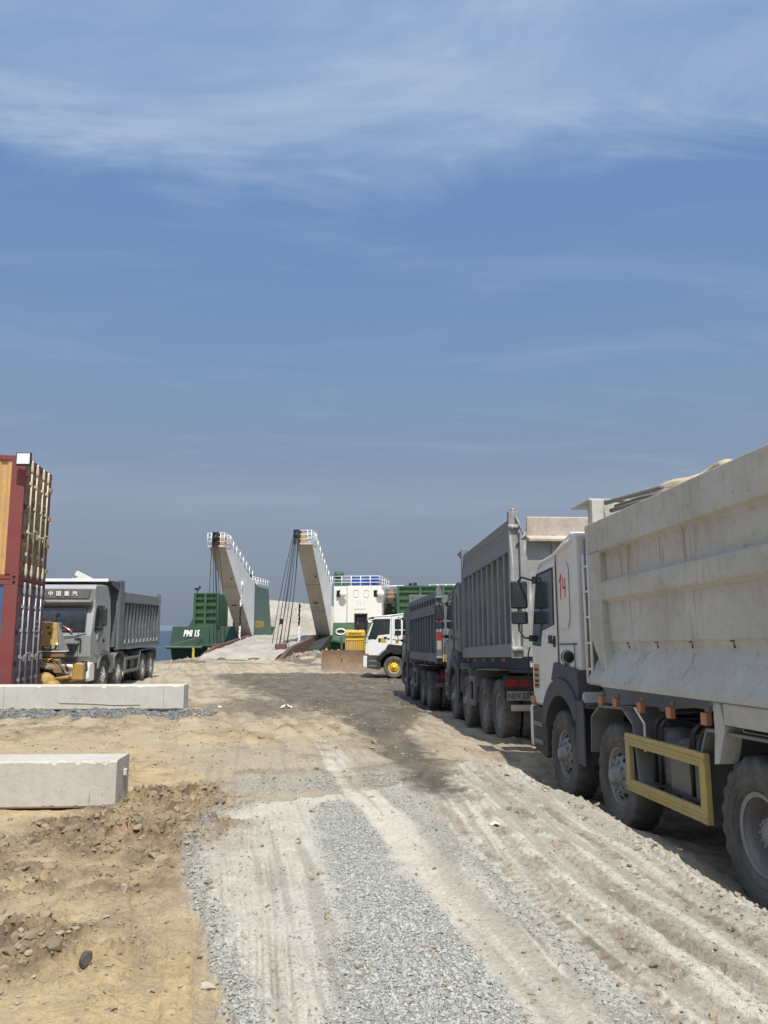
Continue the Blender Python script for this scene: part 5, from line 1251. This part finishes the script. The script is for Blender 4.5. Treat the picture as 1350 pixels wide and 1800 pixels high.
M_rail = paint('white_rail', (.85, .85, .84), (.6, .55, .45), .2, rough=.4)
M_cable = paint('wire_rope', (.025, .027, .03), rough=.6)
M_sand = None
def landing_craft():
    T = thing('landing_craft', 'green and white landing craft beached with its bow ramp down between two leaning gantry towers', 'ship', (-11.41, 70, 0), (0, 0, -.13))
    # hulls either side and the well between them
    B = MB(); B.prism([(.75, 2.0), (.25, .25), (.45, .1), (1.5, -2.6), (55, -2.6), (55, 2.0)], 'x', -7.6, -.03); B.build('hull', M_hull, T, .04)
    B = MB(); B.prism([(.12, .30), (.02, .16), (.12, .02), (3, .02), (3, .30)], 'x', -7.85, -4.6); B.b2((-7.85, 3, .02), (-7.5, 55, .30)); B.build('rubbing_strake', M_green, T, .03)
    B = MB(); B.prism([(.9, 2.3), (.6, 1.2), (.35, .55), (.5, .3), (2.0, -2.6), (55, -2.6), (55, 2.3)], 'x', 6.92, 24); B.build('hull', M_green, T, .05)
    B = MB(); B.pipe([(6.9, .35, .72), (8.0, .22, .62), (10, .2, .6), (24, .2, .6)], .20, 10); B.build('rubbing_strake', M_green, T)
    B = MB(); B.prism([(0, 1.2), (-6.5, -.35), (-7.5, -.9), (1.0, -1.3), (3, -2.5), (20, -2.5), (20, 1.2)], 'x', 5.9, 6.9); B.build('bow_cheek', M_hull2, T)
    B = MB(); B.prism([(.2, .98), (.5, -2.5), (55, -2.5), (55, .98)], 'x', 0, 5.85); B.build('cargo_deck', M_rust, T)
    B = MB(); B.b2((-7.2, 45, 2.0), (22, 54, 2.6)); B.build('after_deck', M_green, T)
    B = MB(); B.pipe([(7.65+.42*math.cos(a*PI/6), .62-.12*math.sin(a*PI/6)*0, 1.52+.24*math.sin(a*PI/6)) for a in range(13)], .07, 8); B.build('fairlead', M_house, T)
    text('PMI 15', .78, M_wink, T, (-5.7, .44, 1.36), (PI/2-.18, 0, 0), .66, depth=.01, bold=.03, shear=.1)
    # fender marks in yellow on the left bow
    for x in (-5.3, -3.9, -2.3):
        B = MB(); B.b2((x-.1, -.05, -.75), (x+.1, .0, .15)); B.build('draft_mark', M_yrim, T)
    # gantry towers
    for k, (xa, xb, A, Bk, Ck, D) in enumerate(((-1.3, 0, (-7.93, 8.15), (-6.68, 8.28), (-.3, 5.95), (0, 1.06)), (5.64, 6.88, (-7.62, 8.29), (-6.13, 8.41), (.1, 5.45), (0, 1.24)))):
        B = MB(); B.prism([D, A, Bk, Ck, (.3, 5.8), (.3, 1.1)], 'x', xa, xb); tw = B.build('tower', M_tower, T, .015)
        B = MB(); n_ = Vector((0, -(A[1]-D[1]), (A[0]-D[0]))).normalized()*.02; a_, d_ = Vector((0, *A)), Vector((0, *D))
        B.add([(xx, *(p+q_).yz) for q_ in (n_*.2, n_) for xx, p in ((xa+.01, d_), (xb-.01, d_), (xb-.01, a_), (xa+.01, a_))], [(0, 1, 2, 3), (4, 5, 6, 7), (0, 1, 5, 4), (1, 2, 6, 5), (2, 3, 7, 6), (3, 0, 4, 7)]); B.build('front_shade_sheet', M_tower_shade, tw)  # thin sheet that carries the painted shade of the tower front
        B = MB()
        for t in (.42, .71): y, z = A[0]+(D[0]-A[0])*t, A[1]+(D[1]-A[1])*t; B.box((xa+.62, y-.035, z-.015), (1.2, .02, .012), rx=-.75)
        B.build('plate_seam', M_chassisgrey, tw)
        for t, w_ in ((.33, .12), (.62, .38)):
            y, z = A[0]+(D[0]-A[0])*t, A[1]+(D[1]-A[1])*t; B = MB(); B.box((xa+(1.0 if t < .5 else .55), y-.02, z), (w_, .06, .16), rx=-.75); B.build('opening', M_hole, tw)
        # platform rails at the top
        B = MB(); z0 = A[1]+.03; y0, y1 = A[0]-.35, Bk[0]; x0, x1 = xa-.02, xb+.02
        for z in (0, .34, .68, 1.0):
            for a, b in (((x0, y0), (x1, y0)), ((x1, y0), (x1, y1)), ((x0, y0), (x0, y1)), ((x0, y1), (x1, y1))): B.tube((*a, z0+z), (*b, z0+z), .024, 6)
        for x, y in ((x0, y0), (x1, y0), (x0, y1), (x1, y1), (x0, (y0+y1)/2), (x1, (y0+y1)/2), (x0+.3, y0), (x1-.3, y0)): B.tube((x, y, z0), (x, y, z0+1), .028, 6)
        B.b2((x0, y0, z0-.08), (x1, y1, z0-.03)); B.build('top_railing', M_rail, T)
        xs = xa+(.66 if k == 0 else .10)
        B = MB(); B.b2((xs-.22, y0-.25, z0-.1), (xs-.14, y0+.5, z0+1.05)); B.b2((xs+.14, y0-.25, z0-.1), (xs+.22, y0+.5, z0+1.05)); B.lathe([(.3, -.12), (.3, .12)], (xs, y0-.02, z0+.6), 'x', 20); B.b2((xs-.22, y0-.1, z0+.98), (xs+.22, y0+.5, z0+1.06)); B.build('sheave_block', M_black, T)
        B = MB(); B.box((xs+.45, y0+.4, z0+.36), (.42, .5, .66)); B.build('winch_housing', M_cor, T, .04)
        # wire ropes down to the ramp edge
        xe = .05 if k == 0 else 5.35
        for j in range(7 if k else 6):
            o = -.22+.07*j; B = MB(); p0 = Vector((xs+o, y0-.22, z0+.7)); p1 = Vector((xe-.5+o*2.6, -9.2+.5*(j % 3)+(0 if k else 1.2), .65-(9-j)*.0))
            pts = [p0.lerp(p1, t)+Vector((math.sin(PI*t)*(-.10+.04*j), math.sin(PI*t)*.15*(j % 2), 0)) for t in [i/8 for i in range(9)]]
            B.pipe(pts, .026, 5); B.build('wire_rope', M_cable, T)
        B = MB(); B.box((xe-.45, -9.0+(0 if k else 1.2), 1.9+.4*k), (.26, .2, .42)); B.build('hook_block', M_black, T, .03)
        B = MB(); B.box((xe-.4, -9.2+(0 if k else 1.2), .42), (.8, .5, .45)); B.build('lower_block', M_rust, T, .03)
        # chain painted white at its ends
        ye = -3.5 if k == 0 else -4.7; zt_ = 5.5 if k == 0 else 3.6; B = MB(); r = random.Random(k)
        z = .75; m = 0
        while z < zt_:
            B.mi = 1 if (z < 1.9 or (k == 0 and z > 3.6)) else 0
            B.box((xe-.1+r.uniform(-.03, .03), ye, z+.07), (.15 if m % 2 else .09, .05 if m % 2 else .12, .19)); z += .16; m += 1
        B.mi = 1 if k == 0 else 0; B.box((xe-.1, ye, zt_+.05), (.42 if k == 0 else .1, .12, .3)); B.build('chain', [M_black, M_rail], T)
        # hand rail down the sloping back of the tower
        xr_ = xb-.06; B = MB(); n = 8; a = Vector((xr_, Bk[0], Bk[1])); b = Vector((xr_, Ck[0], Ck[1]))
        for i in range(n): p = a.lerp(b, i/(n-1)); B.tube(p, p+Vector((0, 0, .85)), .04, 6)
        for h in (.45, .85): B.tube(a+Vector((0, 0, h)), b+Vector((0, 0, h)), .022, 6)
        B.build('slope_railing', M_rail, T)
    # inner well wall and rail on the left
    B = MB(); B.prism([(.302, 1.0), (.302, 5.85), (1.2, 5.52), (4.7, 5.48), (6.2, 1.0)], 'x', -1.0, .012); B.build('well_wall', M_wall, T, .02)
    text('COROSON', .85, paint('yellow_paint_letters', (.62, .40, .05), rough=.6), T, (.018, 2.0, 2.15), (PI/2, 0, PI/2), .62, depth=.003, bold=.01)
    B = MB()
    for i in range(7): y = -.2+i*.8; B.tube((-.05, y, 5.48), (-.05, y, 6.3), .045, 6)
    for h in (.3, .55, .82): B.tube((-.05, -.2, 5.48+h), (-.05, 4.6, 5.48+h), .03, 6)
    for i in range(4): B.tube((-.95, .2+i*1.3, 5.48), (-.95, .2+i*1.3, 6.3), .04, 6)
    B.tube((-.95, .2, 6.3), (-.95, 4.1, 6.3), .03, 6); B.build('deck_railing', M_rail, T)
    B = MB(); B.tube((-.6, .6, 5.5), (-.6, .6, 6.5), .22, 14); B.lathe([(.3, 6.4), (.34, 6.6), (.2, 6.8), (.0004, 6.85)], (-.6, .6, 0), 'z', 14); B.build('ventilator', M_green, T)
    # ribbed green housing on the left foredeck
    B = MB(); B.b2((-5.9, 1.5, 2.0), (-3.75, 4.4, 4.9)); g = B.build('winch_house', M_green, T)
    B = MB()
    for z in (2.0, 2.55, 3.15, 3.8, 4.4, 4.86): B.b2((-5.95, 1.34, z), (-3.7, 1.5, z+.12))
    for x in (-5.95, -4.95, -3.82): B.b2((x, 1.30, 2.0), (x+.22, 1.46, 4.95))
    B.prism([(-5.95, 2.0), (-6.6, 2.0), (-6.1, 3.0), (-5.95, 4.6)], 'y', 2.0, 2.1); B.build('rib_frame', M_green, g)
    B = MB(); B.tube((-5.8, 1.8, 4.9), (-5.8, 1.8, 5.25), .05, 8); B.box((-5.85, 1.8, 5.35), (.34, .3, .2)); B.box((-5.6, 1.8, 5.5), (.12, .3, .2)); B.build('deck_lamp', M_black, T)
    # small grey house behind the left tower
    B = MB(); B.b2((-3.9, 5.5, 2.0), (-1.1, 10, 4.2)); hh = B.build('small_deckhouse', M_tower, T, .03)
    B = MB(); B.b2((-3.6, 5.46, 2.1), (-2.7, 5.499, 3.3)); B.build('doorway', M_hole, hh)
    B = MB(); B.b2((-2.5, 5.45, 3.3), (-1.6, 5.499, 3.8)); B.build('window', M_glass, hh)
    B = MB(); B.tube((-2.7, 5.2, 4.2), (-2.7, 5.2, 4.6), .06, 8); B.lathe([(.30, -.12), (.36, .1), (.30, .3), (.12, .45)], (-2.7, 5.2, 4.55), 'z', 14); B.build('searchlight', M_house, T)
    B = MB()
    for z in (2.3, 3.0, 3.7, 4.4): B.tube((-2.3, 4.8, z), (-1.2, 4.8, z), .03, 6)
    for x in (-2.3, -1.2): B.tube((x, 4.8, 2.0), (x, 4.8, 4.8), .035, 6)
    B.build('ladder', M_rail, T)
    # white deckhouse on the right
    B = MB(); B.b2((6.95, 1.0, 2.3), (8.05, 9, 5.48)); B.prism([(8.051, 1.0), (8.2, .86), (11.2, .86), (11.25, 9), (8.051, 9)], 'z', 2.302, 5.5); hs = B.build('deckhouse', M_house, T, .015)
    for x in (7.45, 10.72):
        B = MB(); B.b2((x-.22, .84 if x < 8 else .84, 4.55), (x+.12, .90 if x > 8 else 1.0, 5.1)); B.b2((x-.22, .82, 4.55), (x+.12, .859, 5.1)); B.build('hatch_opening', M_hole, hs)
        B = MB(); B.lathe([(.0004, -.05), (.28, -.04), (.33, .03), (.28, .09)], (x+.40, .60, 4.82), 'y', 18); B.build('hatch_cover', M_house, hs)
    for x in (8.95, 9.85):
        B = MB(); pts = [(x+.22*sx_, .84, 4.83+.3*sz_) for sx_, sz_ in ((-.6, 1), (.6, 1), (1, .6), (1, -.6), (.6, -1), (-.6, -1), (-1, -.6), (-1, .6), (-.6, 1))]; B.pipe(pts, .018, 6); B.build('porthole', M_tower, hs)
    text('PM', .8, M_tower, hs, (9.35, .853, 3.95), (PI/2, 0, 0), .8, depth=.003, bold=-.012)
    B = MB(); B.b2((8.8, .852, 3.45), (9.8, .859, 3.49)); B.build('logo_line', M_chassisgrey, hs)
    B = MB()
    for i in range(6): x = 6.8+i*.84; B.tube((x, 1.0, 5.5), (x, 1.0, 6.35), .035, 6)
    for h in (.3, .58, .85): B.tube((6.8, 1.0, 5.5+h), (11.0, 1.0, 5.5+h), .028, 6)
    for i in range(5): B.tube((11.0, 1+i*1.6, 5.5), (11.0, 1+i*1.6, 6.35), .035, 6)
    for h in (.3, .58, .85): B.tube((11.0, 1.0, 5.5+h), (11.0, 8.0, 5.5+h), .028, 6)
    B.build('roof_railing', M_rail, T)
    B = MB(); B.tube((7.15, 2.2, 5.5), (7.15, 2.2, 6.4), .32, 16); B.lathe([(.40, 6.3), (.46, 6.55), (.36, 6.85), (.0004, 6.95)], (7.15, 2.2, 0), 'z', 16); B.b2((6.9, 1.6, 5.5), (8.1, 2.6, 5.8)); B.build('ventilator', M_green, T)
    # green ribbed store to the right, partly hidden
    B = MB(); B.b2((11.26, 3.0, 2.3), (12.4, 8, 4.9)); B.b2((12.5, 1.6, 2.3), (18.5, 6, 5.45)); st = B.build('ribbed_store', M_green, T)
    B = MB()
    for z in (2.5, 3.1, 3.7, 4.3, 4.9, 5.36): B.b2((12.6, 1.45, z), (18.5, 1.6, z+.14))
    for x in (12.45, 14.4, 16.4, 18.4): B.b2((x, 1.40, 2.3), (x+.22, 1.58, 5.5))
    B.build('rib_frame', M_green, st)
    B = MB(); B.tube((11.2, 2.0, 5.48), (13.0, 2.0, 5.52), .06, 8); B.build('boom', M_rail, T)
    B = MB(); B.box((13.6, 2, 5.6), (.3, .3, .3)); B.box((14.0, 2, 5.62), (.3, .3, .34)); B.b2((13.4, 1.9, 5.45), (14.2, 2.1, 5.5)); B.build('deck_lamp', M_black, T)
    B = MB()
    for i in range(9): x = 14.9+i*.75; B.tube((x, 7.2, 5.0), (x, 7.2, 5.9), .05, 6)
    for h in (.0, .32, .6, .9): B.tube((14.9, 7.2, 5.0+h), (21, 7.2, 5.0+h), .04, 6)
    B.b2((14.6, 7.5, 4.6), (21, 12, 5.0)); B.build('upper_railing', M_rail, T)
    B = MB(); B.pipe([(16.4, 7.6, 5.35), (17.5, 7.5, 5.5), (18.3, 7.6, 5.3), (20.4, 7.6, 5.45)], .16, 8); B.build('bundled_hose', M_orange, T)
    # bow ramp
    B = MB(); B.prism([(.15, 1.03), (-13.0, -.30), (-13.2, -.50), (-12.8, -.62), (0.1, .62)], 'x', .02, 5.62); rp = B.build('bow_ramp', M_rust, T)
    for xa, xb in ((-.28, .018), (5.622, 5.92)):
        B = MB(); B.prism([(-.3, 1.30), (-9.5, .44), (-11.2, .05), (-12.8, -.46), (-12.6, -.62), (-10.5, -.50), (-6, -.18), (-.3, .62)], 'x', xa, xb); B.build('ramp_edge', M_rust, rp, .02)
    return T
ship = landing_craft()
def ship_pt(x, y, z):
    c, s = math.cos(-.13), math.sin(-.13); return (-11.41+x*c-y*s, 70+x*s+y*c, z)
def drum(label, x, y, z, mat, r=.29, h=.86):
    T = thing('drum', label, 'drum', ship_pt(x, y, z), (0, 0, 0), 'drums standing on the landing craft' if mat is not M_tarp else None)
    B = MB(); B.lathe([(r*.93, .0), (r, .02), (r, .28), (r+.015, .30), (r, .32), (r, .56), (r+.015, .58), (r, .60), (r, h-.03), (r+.01, h), (r*.9, h-.02)], (0, 0, 0), 'z', 24); B.build('shell', mat, T)
    B = MB(); B.lathe([(.04, h-.02), (.04, h+.01), (.0004, h+.01)], (r*.5, 0, 0), 'z', 10); B.build('bung', M_dark, T)
M_drumb = paint('blue_drum_plastic', (.02, .08, .36), (.1, .15, .3), .2, rough=.35)
for k, (x, lb) in enumerate(((8.75, 'leftmost of the blue drums behind the white rail on the deckhouse roof'), (9.4, 'second blue drum from the left behind the deckhouse roof rail'), (10.05, 'third blue drum from the left behind the deckhouse roof rail'), (10.65, 'rightmost of the blue drums behind the deckhouse roof rail'))):
    drum(lb, x, 1.7+.1*(k % 2), 5.5, M_drumb, .30, .80)
T = thing('drum', 'rusty brown drum between the white deckhouse and the green ribbed store', 'drum', ship_pt(11.85, 1.9, 4.1), (0, 0, 0), 'drums standing on the landing craft')
B = MB(); B.lathe([(.42, .0), (.45, .03), (.45, .36), (.47, .38), (.45, .40), (.45, .72), (.47, .74), (.45, .76), (.45, 1.1), (.46, 1.13), (.40, 1.10)], (0, 0, 0), 'z', 24); B.build('shell', paint('rusty_drum', (.26, .20, .16), (.16, .1, .07), .8, .4, rough=.6), T)
B = MB(); B.b2((-.5, -.5, -.12), (.5, .6, -.005)); B.b2((-.5, -.4, -.6), (-.4, .4, -.12)); B.b2((.4, -.4, -.6), (.5, .4, -.12)); B.build('cradle', M_dark, T)

def cargo_sand():
    m, nt, N, L, b = nodes_of('pale_sand')
    co = N.new('ShaderNodeTexCoord').outputs['Object']
    c = mixc(N, L, rmap(N, L, noise(N, L, co, .5, 7, .65), .35, .68), (.47, .435, .37), (.31, .285, .245)); c = mixc(N, L, rmap(N, L, noise(N, L, co, 1.2, 6, .7, (.4, 2.4, 1)), .52, .7, 0, .6), c, (.26, .24, .21))
    L.new(c, b.inputs['Base Color']); b.inputs['Roughness'].default_value = .95
    bp = N.new('ShaderNodeBump'); bp.inputs['Distance'].default_value = .25; L.new(noise(N, L, co, 1.8, 8, .7), bp.inputs['Height']); L.new(bp.outputs[0], b.inputs['Normal'])
    # layer on the ramp and first part of the deck, then the heap
    xs = np.linspace(.05, 5.6, 60); ys = np.linspace(-14.5, 6.05, 170); X, Y = np.meshgrid(xs, ys)
    base = np.interp(Y, [-14.5, -13, 0.1, 6], [-.75, -.28, 1.06, 1.06]); n = fbm(X*.9+3, Y*.5, 4, .6); n2 = fbm(X*3, Y*1.2+7, 4, .6)
    Z = base+.02+.14*n+.12*n2-.10*((np.abs(X-1.7) < .3)+(np.abs(X-4.0) < .3)); Z = np.where(Y < -12, Z-.15*(-12-Y), Z)
    I = np.arange(X.size).reshape(X.shape); F = np.stack([I[:-1, :-1], I[:-1, 1:], I[1:, 1:], I[1:, :-1]], -1).reshape(-1, 4)
    o = fast_mesh('sand', np.stack([X, Y, Z], -1).reshape(-1, 3), F, m, kind='stuff'); o.location = ship.location; o.rotation_euler = ship.rotation_euler; o['label'] = 'pale sand spread over the lowered bow ramp'
    xs = np.linspace(-7, 10, 90); ys = np.linspace(6.0, 40, 120); X, Y = np.meshgrid(xs, ys)
    ridge = fbm(X*.35+9, Y*.3, 4, .55); R = fbm(X*1.4, Y*1.1, 4, .6)
    Z = 1.08+sm(5.95, 8.6, Y)*(.4+sm(4.0, 17, Y+(3.2-X)*.55*(X < 3.2)+(ridge-.5)*5)*3.7*(.86+.3*ridge)+(R-.5)*.8)
    Z = np.minimum(Z, 4.95-.055*(X+4)*(X > -4)*3.2*.6+(R-.5)*.12)
    Z = np.where((X < -.2) & (Y < 9), np.minimum(Z, 2+(Y-6)*.9), Z)
    I = np.arange(X.size).reshape(X.shape); F = np.stack([I[:-1, :-1], I[:-1, 1:], I[1:, 1:], I[1:, :-1]], -1).reshape(-1, 4)
    o = fast_mesh('sand', np.stack([X, Y, Z], -1).reshape(-1, 3), F, m, kind='stuff'); o.location = ship.location; o.rotation_euler = ship.rotation_euler; o['label'] = 'tall heap of pale sand loaded in the well of the landing craft'
cargo_sand()
B = MB(); a = Vector(ship_pt(-4.6, .35, 1.15)); b = Vector((-24, 60, -.4))
B.pipe([a.lerp(b, t)-Vector((0, 0, .45*math.sin(PI*t))) for t in [i/16 for i in range(17)]], .028, 6)
tag(B.build('mooring_rope', M_chassisgrey), 'mooring rope running from the left bow of the landing craft to the shore', 'rope')
